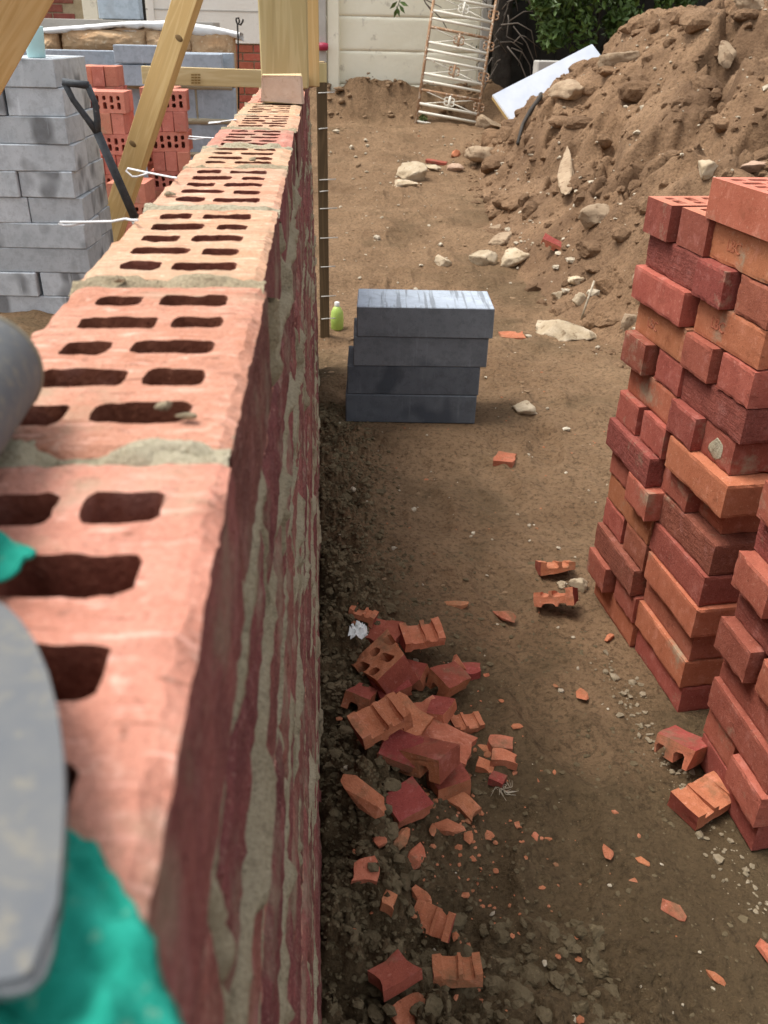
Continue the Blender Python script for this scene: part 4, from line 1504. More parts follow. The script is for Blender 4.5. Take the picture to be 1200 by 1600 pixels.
def leaves(n, centers, size, seed, spread=1.):
    r = np.random.default_rng(seed)
    c = np.array([x[:3] for x in centers]); rad = np.array([x[3] for x in centers])
    k = r.integers(0, len(c), n)
    dvec = r.normal(size=(n, 3)); dvec /= np.linalg.norm(dvec, axis=1)[:, None]
    p = c[k] + dvec * (rad[k] * r.uniform(.35, 1, n) ** .6)[:, None]
    u = r.normal(size=(n, 3)); u /= np.linalg.norm(u, axis=1)[:, None]
    w = np.cross(u, r.normal(size=(n, 3))); w /= np.linalg.norm(w, axis=1)[:, None]
    nrm = np.cross(u, w)
    s = (size * r.uniform(.6, 1.3, n))[:, None]
    V = np.stack([p - u * s, p - w * s * .42 + nrm * s * .12, p + u * s, p + w * s * .42 + nrm * s * .12], 1).reshape(-1, 3)
    F = np.arange(n * 4).reshape(n, 4)
    return V, F


def bush(name, label, centers, n, size, seed, mat, trunk):
    t = thing(name, label, 'bush', trunk)
    t0 = Vector(trunk)
    V, F = leaves(n, centers, size, seed)
    o = obj('crown', tri_mesh('crown', V - np.array(trunk), F, M[mat], False), t)
    o['kind'] = 'stuff'
    for c in centers[:7]:
        e = Vector(c[:3])
        mid_ = (t0 + e) / 2 + Vector((random.uniform(-.1, .1), random.uniform(-.1, .1), .1))
        tube('branch', [Vector((0, 0, 0)), mid_ - t0, e - t0], [.035, .02, .006], M['bark'], t, 6)
    return t


cs = []
for i in range(46):
    x = RNG.uniform(2.05, 3.7); z = RNG.uniform(1.2, 2.3)
    cs.append((x, 9.6 + RNG.uniform(-.2, .25), z, RNG.uniform(.12, .24)))
cs.append((2.25, 9.45, 1.15, .14)); cs.append((2.12, 9.4, 1.42, .1))
bush('leafy_bush', 'bright green leafy bush above the soil heap at the back', cs, 9500, .042, 5, 'leaf', (2.75, 9.7, .75))
cs = [(1.2 + .16 * i + RNG.uniform(-.1, .1), 10.05 + RNG.uniform(-.1, .1), RNG.uniform(.55, 2.0), .16) for i in range(5)] + [(RNG.uniform(1.35, 1.95), 10.0, RNG.uniform(.6, 2.0), .15) for i in range(14)]
bush('ivy', 'dark ivy growing behind the iron gate', cs, 2600, .035, 6, 'leafdark', (1.65, 10.05, .4))
tr = thing('tree', 'dark tree trunk with tangled twigs beside the iron gate', 'tree', (1.82, 9.75, .45))
tube('trunk', [(0, 0, -.1), (.02, 0, .4), (0, .03, .9), (-.03, 0, 1.6), (-.06, 0, 2.2)], [.13, .10, .09, .085, .08], M['bark'], tr, 10)
for i in range(26):
    a = Vector((RNG.uniform(-.1, .1), RNG.uniform(-.25, -.1), RNG.uniform(.3, 1.5)))
    b = a + Vector((RNG.uniform(-.25, .32), RNG.uniform(-.1, .1), RNG.uniform(-.5, .1)))
    c = b + Vector((RNG.uniform(-.1, .2), RNG.uniform(-.1, .1), RNG.uniform(-.3, -.05)))
    tube('twig', [a, (a + b) / 2 + Vector((0, -.05, .04)), b, c], [.007, .006, .005, .003], M['twig'], tr, 5)
# hanging sprig before the fence
sprig = thing('hanging_sprig', 'small leafy sprig hanging before the cream fence', 'branch', atY(624, -10, 9.6))
s0 = Vector(sprig.location)
tube('stem', [atY(640, -60, 9.6) - s0, atY(628, -10, 9.6) - s0, atY(620, 15, 9.6) - s0], [.006, .005, .003], M['twig'], sprig, 5)
for i, (px, py, an) in enumerate([(615, 8, 2.4), (622, 18, 1.2), (631, 6, .4), (618, 20, 1.9), (628, 14, .9)]):
    p = atY(px, py, 9.58) - s0
    u = Vector((math.cos(an), 0, -math.sin(an))) * .05
    w_ = Vector((math.sin(an), .3, math.cos(an))) * .018
    obj('leaf', mesh_from('leaf', [p - u, p - w_ + Vector((0, -.01, 0)), p + u, p + w_], [(0, 1, 2, 3)], M['leaf']), sprig)
tw = thing('bare_twig', 'bare grey twigs hanging down between fence and gate', 'branch', atY(668, -20, 9.6))
s0 = Vector(tw.location)
for pts in ([(650, -30), (665, 5), (690, 30), (700, 48)], [(665, 5), (672, 14), (676, 24)], [(640, -20), (662, -2), (690, 12)]):
    tube('twig', [atY(a, b, 9.6) - s0 for a, b in pts], [.006] * (len(pts) - 1) + [.003], M['twig'], tw, 5)
# weeds
for i, (px, py, n) in enumerate([(660, 184, 90), (730, 178, 120)]):
    c = hit(px, py + 6)
    V, F = leaves(n, [(c.x, c.y, c.z + .02, .045)] if i == 0 else [(c.x, c.y + .15, c.z + .04, .08)], .018, 30 + i)
    o = obj('weed', tri_mesh('weed', V, F, M['leaf'], False))
    tag(o, ['small green weed at the bottom left corner of the iron gate', 'yellowish weed growing behind the foot of the iron gate'][i], 'weed')
o = box('concrete_edging', .5, .14, .5, M['greypost'], None, (2.27, 9.05, .70), (0, 0, .1), .01)
tag(o, 'pale concrete edging under the leafy bush', 'edging')

# white foil faced insulation board half buried in the heap
A, B, C_ = atY(768, 146, 7.7), atY(795, 178, 7.55), atY(905, 76, 7.9)
e1 = (C_ - A); e2 = (B - A); L1, L2 = e1.length * 1.15, e2.length * 1.9
e1.normalize(); e2 = (e2 - e1 * e2.dot(e1)).normalized()
e3 = e1.cross(e2)
if e3.y < 0:
    e3 = -e3
bo = thing('insulation_board', 'white foil faced insulation board with a yellow foam edge sticking out of the soil heap', 'insulation board', A)
bm = bmesh.new()
bmesh.ops.create_cube(bm, size=1)
bmesh.ops.scale(bm, vec=(L1, L2 * .66, .05), verts=bm.verts)
bmesh.ops.bevel(bm, geom=bm.edges[:], offset=.006, segments=2, affect='EDGES')
me = mesh_bm('facing', bm, [M['foil'], M['boardedge']])
for p in me.polygons:
    if abs(p.normal.z) < .5 and p.normal.x < -.5 or (p.normal.y > .7):
        p.material_index = 1
fo = obj('facing', me, bo)
R3 = Matrix((e1, e2, e3)).transposed().to_4x4()
fo.matrix_local = Matrix.Translation(e1 * L1 / 2 + e2 * L2 * .34 + e3 * .035) @ R3

# ------------------------------------------------------------------ stones, slabs and rubble lumps
rocks = [  # px, py, width px, height px, kind, label
    (650, 270, 52, 36, 'stone', 'pale crumbly concrete lump far along the path'),
    (612 + 20, 287, 40, 16, 'stone', 'flat pale mortar lump before the far concrete lump'),
    (692, 408, 26, 22, 'stone', 'small round pale stone, leftmost of the row beyond the grey blocks'),
    (754, 404, 42, 36, 'stone', 'knobbly pale concrete lump in the middle of the row beyond the grey blocks'),
    (806, 404, 50, 32, 'stone', 'rounded pale stone at the right of the row beyond the grey blocks'),
    (786, 373, 40, 20, 'slab', 'soil covered flat stone behind the row of pale stones'),
    (775, 356, 22, 14, 'slab', 'small soil covered stone at the foot of the heap'),
    (888, 520, 88, 32, 'stone', 'large flat pale stone lying beside the path near the brick stack'),
    (762, 240, 58, 28, 'slab', 'long slab of concrete at the foot of the heap'),
    (767, 193, 56, 26, 'slab', 'pale stone slab lying below the gate corner'),
    (712, 263, 24, 14, 'rockpink', 'pinkish stone near the red brick scraps'),
    (676, 262, 30, 12, 'stone', 'low pale stone between concrete lump and red scraps'),
    (903, 440, 34, 16, 'stone', 'pale elongated stone above the large flat stone'),
    (873, 461, 24, 16, 'stone', 'small round yellowish stone above the large flat stone'),
    (906, 470, 22, 24, 'stone', 'angular white stone with a dark side at the foot of the heap'),
    (934, 338, 56, 34, 'slab', 'dark sided lump overhanging a hollow in the heap'),
    (905, 142, 84, 28, 'slab', 'flat concrete slab with a dark gap beneath it high on the heap'),
    (968, 88, 74, 30, 'slab', 'rounded concrete slab near the top of the heap'),
    (1160, 55, 50, 150, 'slab', 'long broken concrete slab lying down the heap at top right'),
    (1136, 100, 28, 44, 'slab', 'small dark edged slab beside the long concrete slab'),
    (1185, 8, 70, 22, 'slab', 'slab edge at the very top right corner of the heap'),
    (1186, 262, 60, 26, 'rockpink', 'pinkish boulder just above the brick stack'),
    (1108, 268, 44, 34, 'stone', 'crumbly pale rubble lump behind the brick stack top'),
    (884, 282, 20, 72, 'slab', 'pale streak of broken slab running down the heap'),
    (984, 500, 30, 36, 'slab', 'round stone half hidden behind the brick stack'),
    (1000, 452, 30, 44, 'slab', 'grey slab leaning behind the brick stack'),
    (820, 640, 44, 18, 'stone', 'flat crushed mortar patch right of the grey block stack'),
    (1010, 950, 1, 1, 'stone', ''),
    (906, 916, 28, 22, 'stone', 'pale mortar chunk beside the notched broken brick'),
    (879, 915, 16, 12, 'stone', 'small white chip beside the pale mortar chunk'),
    (629, 1383, 34, 26, 'clod', 'greenish grey mortar clod among the lower brick shards'),
]
for i, (px, py, wpx, hpx, mt, lab) in enumerate(rocks):
    if not lab:
        continue
    p = hit(px, py + hpx * .35)
    zc = (p - Vector((0, 0, CAMZ))).dot(FW)
    w_ = wpx * zc / FPX
    hh = hpx * zc / FPX
    if hpx > wpx * 1.3:     # slab lying along the slope
        q0, q1 = hit(px + wpx * .1, py + hpx * .5), hit(px, py - hpx * .45)
        me = rock_mesh('rock', (w_ * 1.4, (q1 - q0).length * 1.15, w_ * .9), M[mt], 500 + i)
        o = obj('concrete_slab', me)
        o.matrix_world = Matrix.Translation((q0 + q1) / 2 + Vector((-.02, -.04, .05))) @ (look_rot(q1 - q0) @ Matrix(((1, 0, 0), (0, 0, 1), (0, -1, 0)))).to_4x4()
    else:
        me = rock_mesh('rock', (w_ * 1.15, w_ * .95, max(hh * 1.15, w_ * .45)), M[mt], 500 + i)
        o = obj('rock' if mt != 'slab' else 'concrete_slab', me, None, p + Vector((0, w_ * .25, hh * .18)), (0, random.uniform(-.15, .15), random.uniform(-.4, .4)))
    tag(o, lab, 'slab' if mt == 'slab' else 'stone', 'stones and slabs lying about')

# ------------------------------------------------------------------ broken bricks
PERF = perforated('perforated_brick', [M['broken'], M['brokenface']], seed=90, rag=.0008, npt=2)


def bat(seed, mode, size):
    """piece of a perforated brick. 'G' broken across a row of holes, broken face up; 'B' notched half, bed up; 'F' half, sanded face up; 'P' thin plate; 'S' splinter"""
    r = random.Random(seed)
    if mode in 'GBF':
        bm = bmesh.new()
        bm.from_mesh(PERF)
        row = r.choice([-.038, 0, .038]) if mode != 'F' else r.choice([-.02, .018])
        keep = size
        tilt = r.uniform(-.12, .12)
        cutsl = [(Vector((0, row, 0)), Vector((tilt, 1, r.uniform(-.2, .2)))), (Vector((0, row - keep, 0)), Vector((r.uniform(-.2, .2), -1, r.uniform(-.2, .2))))]
        if mode == 'F':
            cutsl.append((Vector((r.choice([.014, .020]), 0, 0)), Vector((-1, r.uniform(-.1, .1), r.uniform(-.15, .15)))))
        for co, no in cutsl:
            if mode == 'B' and no.y > 0:
                no = Vector((r.uniform(-.5, .5), 1, 0))
            res = bmesh.ops.bisect_plane(bm, geom=bm.verts[:] + bm.edges[:] + bm.faces[:], plane_co=co, plane_no=no.normalized(), clear_outer=True)
            ed = [e for e in bm.edges if len(e.link_faces) == 1]
            if ed:
                res = bmesh.ops.holes_fill(bm, edges=ed, sides=0)
                for f in res['faces']:
                    f.material_index = 0
        if not bm.verts:
            bm.free()
            return bat(seed + 1, 'P', size)
        big = [e for e in bm.edges if e.calc_length() > .02]
        bmesh.ops.subdivide_edges(bm, edges=big, cuts=2, use_grid_fill=True)
        bmesh.ops.triangulate(bm, faces=[f for f in bm.faces if len(f.verts) > 4])
        cen = sum((v.co for v in bm.verts), Vector()) / len(bm.verts)
        for v in bm.verts:
            v.co -= cen
            q = v.co * 55
            n = Vector((float(vn(q.x + seed, q.y, q.z)), float(vn(q.x, q.y + seed, q.z + 9)), float(vn(q.x, q.y + 7, q.z + seed)))) - Vector((.5, .5, .5))
            v.co += n * .004
        if mode == 'G':
            bmesh.ops.rotate(bm, verts=bm.verts, cent=(0, 0, 0), matrix=Matrix.Rotation(PI / 2, 3, 'X'))
        elif mode == 'F':
            bmesh.ops.rotate(bm, verts=bm.verts, cent=(0, 0, 0), matrix=Matrix.Rotation(-PI / 2, 3, 'Y'))
        bm.normal_update()
        return mesh_bm('broken_brick', bm, [M['broken'], M['brokenface']])
    if mode == 'P':
        bm = box_bm(size, size * r.uniform(.6, .9), r.uniform(.014, .022), 0)
        bmesh.ops.subdivide_edges(bm, edges=bm.edges[:], cuts=3, use_grid_fill=True)
        for v in bm.verts:
            q = v.co * 40
            n = Vector((float(vn(q.x + seed, q.y, 0)), float(vn(q.x, q.y + seed, 3)), float(vn(q.x, q.y, q.z + seed)))) - Vector((.5, .5, .5))
            v.co += Vector((n.x * .013, n.y * .013, n.z * .008))
        return mesh_bm('brick_plate', bm, [M['brokenface'] if r.random() < .3 else M['broken']])
    bm = bmesh.new()
    for k in range(16):
        v = Vector((r.gauss(0, 1), r.gauss(0, 1), r.gauss(0, 1))).normalized()
        bm.verts.new((v.x * size * .5, v.y * size * r.uniform(.18, .3), v.z * size * r.uniform(.13, .22)))
    bmesh.ops.convex_hull(bm, input=bm.verts)
    loose = [v for v in bm.verts if not v.link_faces]
    bmesh.ops.delete(bm, geom=loose, context='VERTS')
    return mesh_bm('brick_splinter', bm, [M['broken']])


D_ = math.radians
pieces = [  # px, py, mode, size (m), yaw deg, tilt x deg, tilt y deg, lift m, label
    (568, 958, 'G', .04, -20, -8, 10, .0, 'small grooved brick bat topmost in the rubble beside the wall'),
    (598, 988, 'P', .075, -20, 12, 0, .0, 'flat brick sliver just below the topmost bat'),
    (658, 1012, 'G', .034, 12, 6, 4, .035, 'large half brick with two grooves standing in the upper rubble'),
    (598, 1014, 'P', .06, 10, 5, 0, .0, 'thin brick shard half buried right of the white scrap'),
    (604, 1060, 'B', .085, -58, 22, -18, .025, 'notched half brick tilted beside the wall in the rubble'),
    (701, 1074, 'F', .05, 35, 10, 8, .012, 'small orange brown brick lump right of the large half brick'),
    (735, 1047, 'P', .04, 5, 0, 0, .0, 'crumbled pink brick piece at the right edge of the upper rubble'),
    (759, 1052, 'S', .025, 40, 0, 0, .0, 'pink crumb right of the crumbled brick piece'),
    (713, 1046, 'S', .065, -60, 0, 20, .02, 'narrow orange sliver leaning on the brown brick lump'),
    (594, 1147, 'G', .034, 24, 10, -14, .03, 'grooved orange half brick tilted beside the wall in mid rubble'),
    (632, 1130, 'P', .085, -40, 10, 14, .015, 'orange brick plate behind the grooved orange half'),
    (666, 1108, 'P', .055, 22, 8, 0, .0, 'thin shard between brown lump and grooved halves'),
    (727, 1130, 'G', .03, 12, 0, 5, .0, 'small pale grooved bat at the right side of the mid rubble'),
    (684, 1163, 'P', .12, -25, -8, 12, .012, 'flat dark maroon brick plate leaning in mid rubble'),
    (664, 1208, 'F', .10, 48, -16, 12, .035, 'large maroon faced half brick with a notch, biggest of the lower rubble'),
    (640, 1062, 'F', .055, -30, 14, -10, .012, 'dark half brick wedged under the large grooved half in the rubble'),
    (688, 1112, 'F', .045, 62, -10, 8, .004, 'small red half brick lying below the brown lump'),
    (622, 1188, 'F', .06, -18, 16, 18, .016, 'half brick tipped on edge between the grooved half and the notched maroon one'),
    (566, 1100, 'F', .05, 70, 8, 24, .01, 'half brick sunk in the soil right against the wall side of the rubble'),
    (700, 1228, 'F', .04, 15, -8, 0, .0, 'brick lump at the right foot of the large maroon half'),
    (612, 1085, 'F', .045, 20, 10, -12, .008, 'brick chunk lying below the notched tilted half'),
    (638, 1266, 'F', .045, 28, 6, -4, .006, 'plain orange brick lump below the large maroon half'),
    (566, 1252, 'S', .095, -48, 0, 10, .012, 'long jagged brick shard beside the wall in the lower rubble'),
    (725, 1264, 'P', .05, -45, 10, 10, .01, 'crumbly orange piece right of the plain orange lump'),
    (700, 1291, 'S', .06, -8, 0, 0, .0, 'thin sliver below the crumbly orange piece'),
    (782, 1165, 'P', .042, -5, 0, 5, .0, 'flat red flake right of the rubble'),
    (760, 1168, 'S', .04, -40, 0, 0, .0, 'narrow flake beside the flat red flake'),
    (786, 1185, 'P', .044, -8, 0, 4, .0, 'pale flat flake below the red flake'),
    (757, 1198, 'P', .036, -30, 0, 4, .0, 'orange flake left of the dry roots'),
    (778, 1217, 'P', .028, -30, 0, 4, .0, 'small orange flake above the dry roots'),
    (803, 1206, 'S', .018, 10, 0, 0, .0, 'tiny orange chip right of the flakes'),
    (591, 1310, 'S', .05, 78, 0, 10, .0, 'upright thin sliver below the rubble by the wall'),
    (629, 1314, 'S', .055, 60, 0, 10, .0, 'orange sliver pointing up below the rubble'),
    (650, 1336, 'S', .055, 65, 0, 0, .0, 'curved sliver right of the pointed orange sliver'),
    (569, 1362, 'P', .036, 5, 20, 0, .0, 'pink brick chunk stuck in the soil by the wall'),
    (657, 1401, 'S', .045, -50, 0, 0, .005, 'orange crumb above the long brick bar'),
    (608, 1421, 'P', .026, 60, 10, 0, .0, 'small pink plate in the clods by the wall'),
    (674, 1440, 'G', .018, -28, 40, 0, .004, 'long brick bar lying in the clods below the rubble'),
    (713, 1516, 'G', .035, -4, -14, 0, .0, 'orange plate with a raised rim near the bottom edge'),
    (617, 1527, 'P', .055, 28, -10, 0, .005, 'flat pink brick plate with a bitten corner near the bottom'),
    (640, 1592, 'P', .045, 35, 10, 0, .0, 'brick piece cut off by the bottom edge'),
    (790, 963, 'S', .07, -38, 0, 0, .004, 'short orange strip lying alone right of the rubble'),
    (868, 942, 'G', .034, -22, -24, -16, .022, 'notched pink half brick near the foot of the brick stack'),
    (866, 886, 'G', .03, 0, -16, 0, .004, 'grooved brick slice with mortar behind the notched pink half'),
    (714, 939, 'S', .065, -6, 0, 0, -.004, 'thin buried brick strip above the rubble'),
    (910, 1086, 'S', .05, 85, 0, 0, .0, 'short orange stub lying left of the brick stack'),
    (952, 995, 'S', .04, 50, 0, 0, .003, 'orange chip at the foot of the rear column'),
    (1063, 1182, 'F', .075, 32, -10, 14, .02, 'maroon half brick propped up before the low front column'),
    (1098, 1252, 'G', .032, 24, 6, -8, .008, 'orange brick half with a raised ridge before the low front column'),
    (947, 1326, 'S', .045, 86, 0, 0, .0, 'orange sliver standing upright on the bare soil'),
    (1004, 1340, 'S', .03, -40, 0, 0, -.003, 'crumbled orange patch right of the upright sliver'),
    (992, 1375, 'S', .02, -20, 0, 0, .0, 'small bright orange chip below the upright sliver'),
    (1051, 1422, 'S', .052, -42, 0, 0, .0, 'thin slanting orange sliver at lower right'),
    (1118, 1524, 'S', .032, -50, 0, 0, .0, 'orange chip near the bottom right corner'),
    (1198, 1488, 'S', .06, 70, 0, 0, .0, 'orange piece at the right edge of the picture'),
    (836, 1305, 'S', .026, 75, 0, 0, .0, 'small upright orange crumb in mid soil'),
    (856, 1307, 'S', .018, 5, 0, 0, .0, 'tiny crumb right of the small upright crumb'),
    (961, 1267, 'S', .02, 0, 0, 0, .0, 'faint orange crumb above the upright sliver'),
    (789, 711, 'P', .075, 70, 0, 0, -.012, 'red brick fragment buried flush in the path'),
    (800, 522, 'P', .10, -2, 0, 0, -.002, 'orange brick piece lying behind the right end of the grey blocks'),
    (682, 251, 'P', .16, -15, 0, 5, .0, 'flat bright red tile scrap far along the path'),
    (712, 238, 'S', .16, 60, 0, 0, .0, 'long narrow red scrap far along the path'),
    (655, 188 + 22, 'S', .03, 0, 0, 0, .0, 'small pale chip below the weed by the gate'),
]
SCALE = {(568, 958): .55, (658, 1012): .85, (594, 1147): .92, (727, 1130): .62, (674, 1440): .60, (713, 1516): .66, (866, 886): .85, (868, 942): .9, (604, 1060): 1.05}
for i, (px, py, mode, size, yw, tx, ty, lift, lab) in enumerate(pieces):
    new = (px, py) in ((640, 1062), (688, 1112), (622, 1188), (566, 1100), (700, 1228), (612, 1085))
    seed_n = 900 + i if new else 700 + i - (6 if i > 20 else 0)
    me = bat(seed_n, mode, size)
    if (px, py) in SCALE:
        me.transform(Matrix.Scale(SCALE[(px, py)], 4))
    zmin = min((v.co.z for v in me.vertices), default=0)
    zmax = max((v.co.z for v in me.vertices), default=0)
    # put the middle of the piece under its line of sight
    hgt = (zmax - zmin) / 2
    p = hit(px, py + 2, .7, 14, hgt * .8)
    o = obj({'G': 'broken_brick', 'B': 'broken_brick', 'F': 'broken_brick', 'P': 'brick_plate', 'S': 'brick_shard'}[mode], me, None,
            (p.x, p.y, p.z - zmin - .004 + lift), (D_(tx), D_(ty), D_(yw)))
    tag(o, lab, 'broken brick', 'broken bricks and shards')
# whole broken brick with mortar leaning on the heap foot
me = bat(960, 'F', .13)
p = hit(866, 398)
o = obj('broken_brick', me, None, p + Vector((0, .03, .045)), (D_(20), D_(-10), D_(58)))
tag(o, 'long orange topped brick with mortar stuck to it at the foot of the heap', 'broken brick', 'broken bricks and shards')

# white scrap, bottle, roots, cable, line
v, f = [], []
r_ = random.Random(4)
c = hit(560, 1010)
for j in range(9):
    for i in range(9):
        v.append((c.x + (i - 4) * .0058 * (1 - .06 * j), c.y + (j - 4) * .006, c.z + .018 + .022 * float(fbm(i * .8, j * .8, 0, 3, 5)) + r_.uniform(-.003, .003)))
for j in range(8):
    for i in range(8):
        if (i, j) in ((0, 0), (7, 0), (7, 1), (0, 7), (1, 7), (7, 7)):
            continue
        a = j * 9 + i
        f.append((a, a + 1, a + 10, a + 9))
me = mesh_from('plastic_scrap', v, f, M['scrap'])
o = obj('plastic_scrap', me)
md = o.modifiers.new('thickness', 'SOLIDIFY'); md.thickness = .0008
tag(o, 'crumpled white plastic scrap at the left of the rubble', 'scrap')
bt = thing('bottle', 'lime green plastic bottle with white cap behind the grey block stack', 'bottle', hit(527, 517) + Vector((0, .02, 0)))
obj('body', lathe_mesh('body', [(.024, 0), (.028, .006), (.029, .05), (.027, .08), (.018, .098), (.010, .106)], M['bottle'], 18), bt)
obj('cap', lathe_mesh('cap', [(.011, .105), (.0115, .107), (.0115, .122), (.010, .124)], M['cap'], 14), bt)
rt_ = thing('dry_roots', 'tuft of pale dry roots right of the brick rubble', 'roots', hit(786, 1238))
for i in range(22):
    a = random.uniform(0, 2 * PI)
    L = random.uniform(.008, .03)
    tube('root', [(0, 0, .004), (math.cos(a) * L * .5, math.sin(a) * L * .5, .003 + random.uniform(0, .008)), (math.cos(a + .9) * L, math.sin(a + .9) * L, .002)], [.0006, .0006, .0004], M['grit'], rt_, 4)
pts = [hit(a, b) + Vector((0, -.01, .015)) for a, b in [(808, 228), (816, 200), (828, 178), (842, 158), (851, 135), (870, 115), (895, 98), (925, 80)]]
o = tube('root', pts, [.012, .014, .018, .018, .024, .016, .012, .01], M['cable'])
o.name = 'dark_root'
tag(o, 'long dark root running down the left side of the soil heap', 'root')
o = tube('dry_stalk', [hit(908, 500) + Vector((0, 0, .0)), hit(910, 485) + Vector((0, -.05, .05)), hit(913, 462) + Vector((0, -.12, .10))], .005, M['grit'])
tag(o, 'thin pale stalk standing beside the large flat stone', 'stalk')
xr = -.0085
o = tube('string_line', [Vector((xr, .40 + .02 * i, .588 + .002 * math.sin(i))) for i in range(6)] + [Vector((xr, .35, .60))], .0011, M['redline'], None, 5)
bpy.data.objects.remove(o)
pA, pB = ray(499.5, 1345), ray(501.5, 1640)
pA = pA * ((xface(.6) + .004) / pA.x); pB = pB * ((xface(.56) + .004) / pB.x)
o = tube('string_line', [pA + Vector((0, 0, CAMZ)), (pA + pB) / 2 + Vector((0.0006, 0, CAMZ)), pB + Vector((0, 0, CAMZ))], .0012, M['redline'], None, 6)
tag(o, 'taut red string line along the brick wall face', 'string line')

# ------------------------------------------------------------------ loose soil, clods, grit
def pts_in(n, fx, fy):
    x = fx(n); y = fy(n)
    return x, y


def clods(name, x, y, R, mat, base, flat=.75, jag=.28, sink=.3, smooth=False):
    P = np.stack([x, y, H(x, y)], -1)
    return scatter(name, P, R, mat, base, flat, jag, smooth, sink)


def free(x, y):
    """keep clods off the stacks"""
    k = ~((x > .60) & (x < .98) & (y > .86) & (y < 1.8))
    k &= ~((x > .06) & (x < .60) & (y > 2.72) & (y < 3.0))
    return k


n = 7500
x = np.abs(RNG.normal(0, .09, n)) - .012; y = RNG.uniform(.58, 2.9, n)
R = RNG.gamma(1.2, .0019, n) + .0012
clods('trench_clods', x, y, np.clip(R, .001, .011), M['clod'], ICO1, .8, .30, .45)
n = 9000
x = RNG.uniform(-.01, .8, n); y = RNG.uniform(.58, 1.9, n); k = free(x, y) & (RNG.random(n) < np.clip(1.1 - x * 2.4, .22, 1)); x, y = x[k], y[k]
clods('soil_clods', x, y, np.clip(RNG.gamma(1.2, .0014, len(x)) + .0008, .0007, .008), M['clod'], ICO1, .65, .28, .45)
n = 360
x = np.concatenate([RNG.uniform(.05, .40, n // 2), np.abs(RNG.normal(0, .07, n - n // 2))]); y = np.concatenate([RNG.uniform(.60, .84, n // 2), RNG.uniform(.6, 2.6, n - n // 2)])
clods('soil_clods', x, y, np.clip(RNG.gamma(2.0, .0030, n) + .003, .003, .016), M['clod'], ICO3, .7, .13, .6)
n = 2600
x = RNG.uniform(.0, 1.7, n); y = RNG.uniform(1.7, 9.3, n); k = free(x, y); x, y = x[k], y[k]
clods('dry_crumbs', x, y, np.clip(RNG.gamma(1.0, .0026, len(x)) + .0015, .0015, .02) * (.5 + y / 8), M['clodtan'], ICO1, .55, .2, .5)
n = 5500
x = RNG.uniform(1.05, 4.2, n); y = RNG.uniform(2.8, 8.7, n)
k = poly_d(x, y) > -.12
x, y = x[k], y[k]
clods('heap_crumbs', x, y, np.clip(RNG.gamma(.8, .0085, len(x)) + .004, .004, .06), M['heap'], ICO2, .95, .18, .55)
n = 200
x = RNG.uniform(1.05, 3.6, n); y = RNG.uniform(3.0, 8.7, n); k = poly_d(x, y) > -.05; x, y = x[k], y[k]
clods('heap_clods', x, y, RNG.uniform(.03, .10, len(x)) * (.5 + .09 * y), M['heap'], ICO3, .8, .07, .6)
n = 480
x = RNG.uniform(-.0, 1.5, n); y = .6 + 8 * RNG.random(n) ** 1.7; k = free(x, y); x, y = x[k], y[k]
clods('pale_grit', x, y, np.clip(RNG.gamma(1.3, .0018, len(x)) + .0012, .001, .012) * (.7 + y / 4.5), M['grit'], ICO1, .7, .3, .2)
n = 700
x = RNG.uniform(1.1, 3.4, n); y = RNG.uniform(3.2, 8.4, n); k = poly_d(x, y) > 0; x, y = x[k], y[k]
clods('heap_grit', x, y, np.clip(RNG.gamma(1.3, .005, len(x)) + .004, .003, .03), M['grit'], ICO1, .7, .3, .2)
# crushed mortar beside the brick stack
n = 260
t = RNG.random(n)
x = .60 + .08 * t + RNG.normal(0, .018, n); y = 1.45 - .62 * t + RNG.normal(0, .03, n)
clods('crushed_mortar', x, y, np.clip(RNG.gamma(1.1, .0019, n) + .001, .001, .011), M['gritdull'], ICO1, .6, .3, .2)

n = 330
x = .20 + RNG.normal(0, .085, n); y = 1.05 + RNG.normal(0, .22, n); k = (x > .02) & (y > .62) & free(x, y); x, y = x[k], y[k]
clods('brick_chips', x, y, np.clip(RNG.gamma(1.1, .0022, len(x)) + .0012, .001, .010), M['broken'], ICO1, .5, .2, .3)
n = 130
x = RNG.uniform(.1, 1.0, n); y = RNG.uniform(.62, 3.2, n); k = free(x, y); x, y = x[k], y[k]
clods('brick_chips', x, y, np.clip(RNG.gamma(1.1, .0018, len(x)) + .0012, .001, .008), M['broken'], ICO1, .5, .2, .3)

# ------------------------------------------------------------------ foreground: tool on a green sheet, lying on the wall top
def fore(px, py, z):
    return atZ(px, py, z)


tool = thing('hand_tool', 'mortar stained grey steel hand tool with round end and flat blade on the wall', 'hand tool', (-.10, .2, TOP + .012))
tl = Vector((-.10, .2, TOP + .012))
# round poll
a0, a1 = Vector((-.116, .296, TOP + .0205)), Vector((-.104, .17, TOP + .026))
ad = (a1 - a0).normalized()
pts = [a0 + ad * s for s in (-.0002, .0, .002, .005, .02, .08, .14)]
tube('poll', [p - tl for p in pts], [.0155, .0175, .0188, .0193, .0192, .0182, .0165], M['steel'], tool, 40)
tube('rim', [a0 + ad * s - tl for s in (.0005, .0025, .0045)], [.0190, .0199, .0195], M['steeledge'], tool, 40)
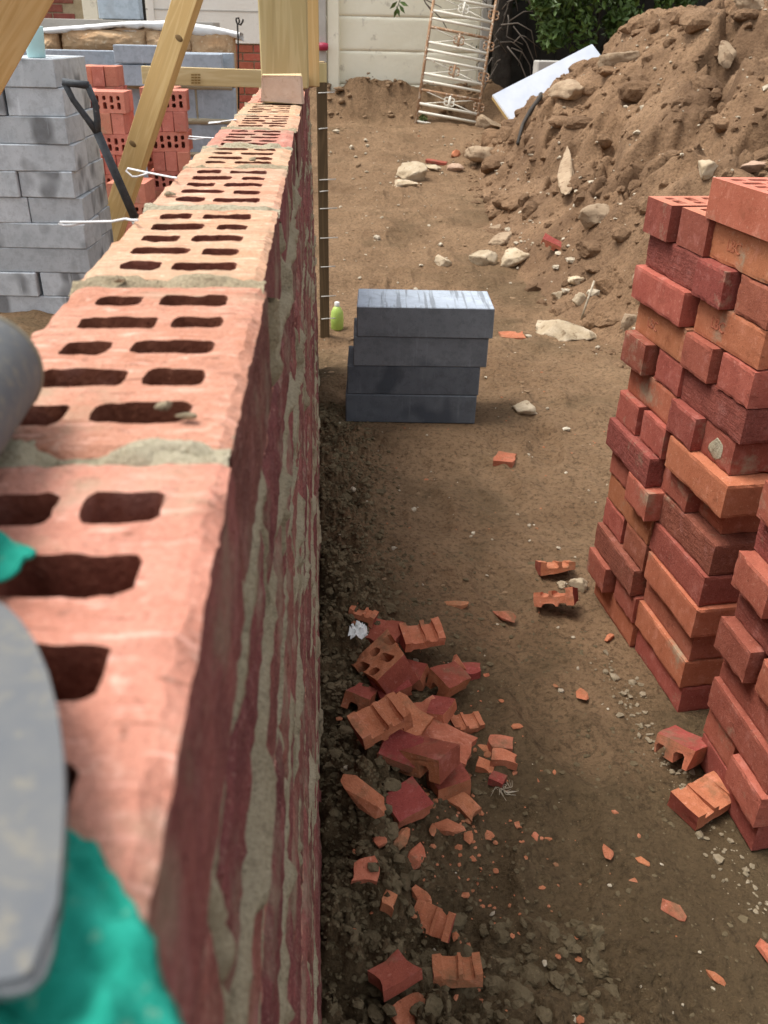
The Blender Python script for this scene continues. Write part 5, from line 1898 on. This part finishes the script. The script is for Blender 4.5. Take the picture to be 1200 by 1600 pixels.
# flat blade, outline on the wall top
ol = [(-20, 925), (8, 945), (32, 968), (55, 1002), (75, 1050), (90, 1110), (99, 1180), (101, 1250), (97, 1330), (90, 1410), (80, 1475), (66, 1515), (42, 1538), (10, 1545), (-60, 1540), (-200, 1530), (-340, 1400), (-340, 1100), (-200, 930)]
bm = bmesh.new()
tv = [bm.verts.new(fore(a, b, TOP + .019) - tl) for a, b in ol]
bvv = [bm.verts.new(v.co + Vector((0, 0, -.0034))) for v in tv]
bm.faces.new(tv); bm.faces.new(bvv[::-1])
for i in range(len(tv)):
    j = (i + 1) % len(tv)
    fc = bm.faces.new((tv[i], bvv[i], bvv[j], tv[j]))
bmesh.ops.bevel(bm, geom=[e for e in bm.edges if abs(e.verts[0].co.z - e.verts[1].co.z) < 1e-5], offset=.0012, segments=2, affect='EDGES')
obj('blade', mesh_bm('blade', bm, M['steel']), tool)
tube('neck', [Vector((-.104, .172, TOP + .026)) - tl, Vector((-.106, .15, TOP + .023)) - tl, Vector((-.100, .12, TOP + .0165)) - tl], [.0165, .011, .008], M['steel'], tool, 16)
# green sheet
nu, nv = 90, 110
U, V_ = np.meshgrid(np.linspace(0, 1, nu), np.linspace(0, 1, nv))
# right edge of the sheet follows the seen outline, then folds over the wall's arris
ey = np.interp(V_, [0, .15, .3, .45, .6, .8, .92, 1], [.020, .060, .085, .105, .128, .17, .194, .207])
ex = np.interp(V_, [0, .15, .3, .45, .6, .8, .92, 1], [-.001, -.0155, -.0265, -.0405, -.078, -.090, -.071, -.086])
PX = -.16 + (ex + .16) * U
PY = ey + (U - 1) * .004
wr = fbm(PX * 60 + PY * 45, PY * 60 - PX * 30, 0, 4, 17, .55) - .5
wr2 = fbm(PX * 190 + PY * 190, PY * 60 - PX * 60, 0, 4, 19, .6) - .5
PZ = TOP + .0055 + .011 * wr * sstep(0, .25, U) + .0055 * wr2 + .003 * (1 - U)
over = np.clip(PX - (XF + .002), 0, 1)
PZ = PZ - over * 1.1
tear = .004 * (fbm(V_ * 30, U * 0, 0, 3, 5) - .5) * (U > .97)
me = grid_mesh('green_sheet', PX + tear, PY, PZ, M['teal'])
o = obj('green_sheet', me)
md = o.modifiers.new('thickness', 'SOLIDIFY'); md.thickness = .0012
tag(o, 'crumpled teal green woven plastic under the steel tool on the wall', 'plastic sheet')
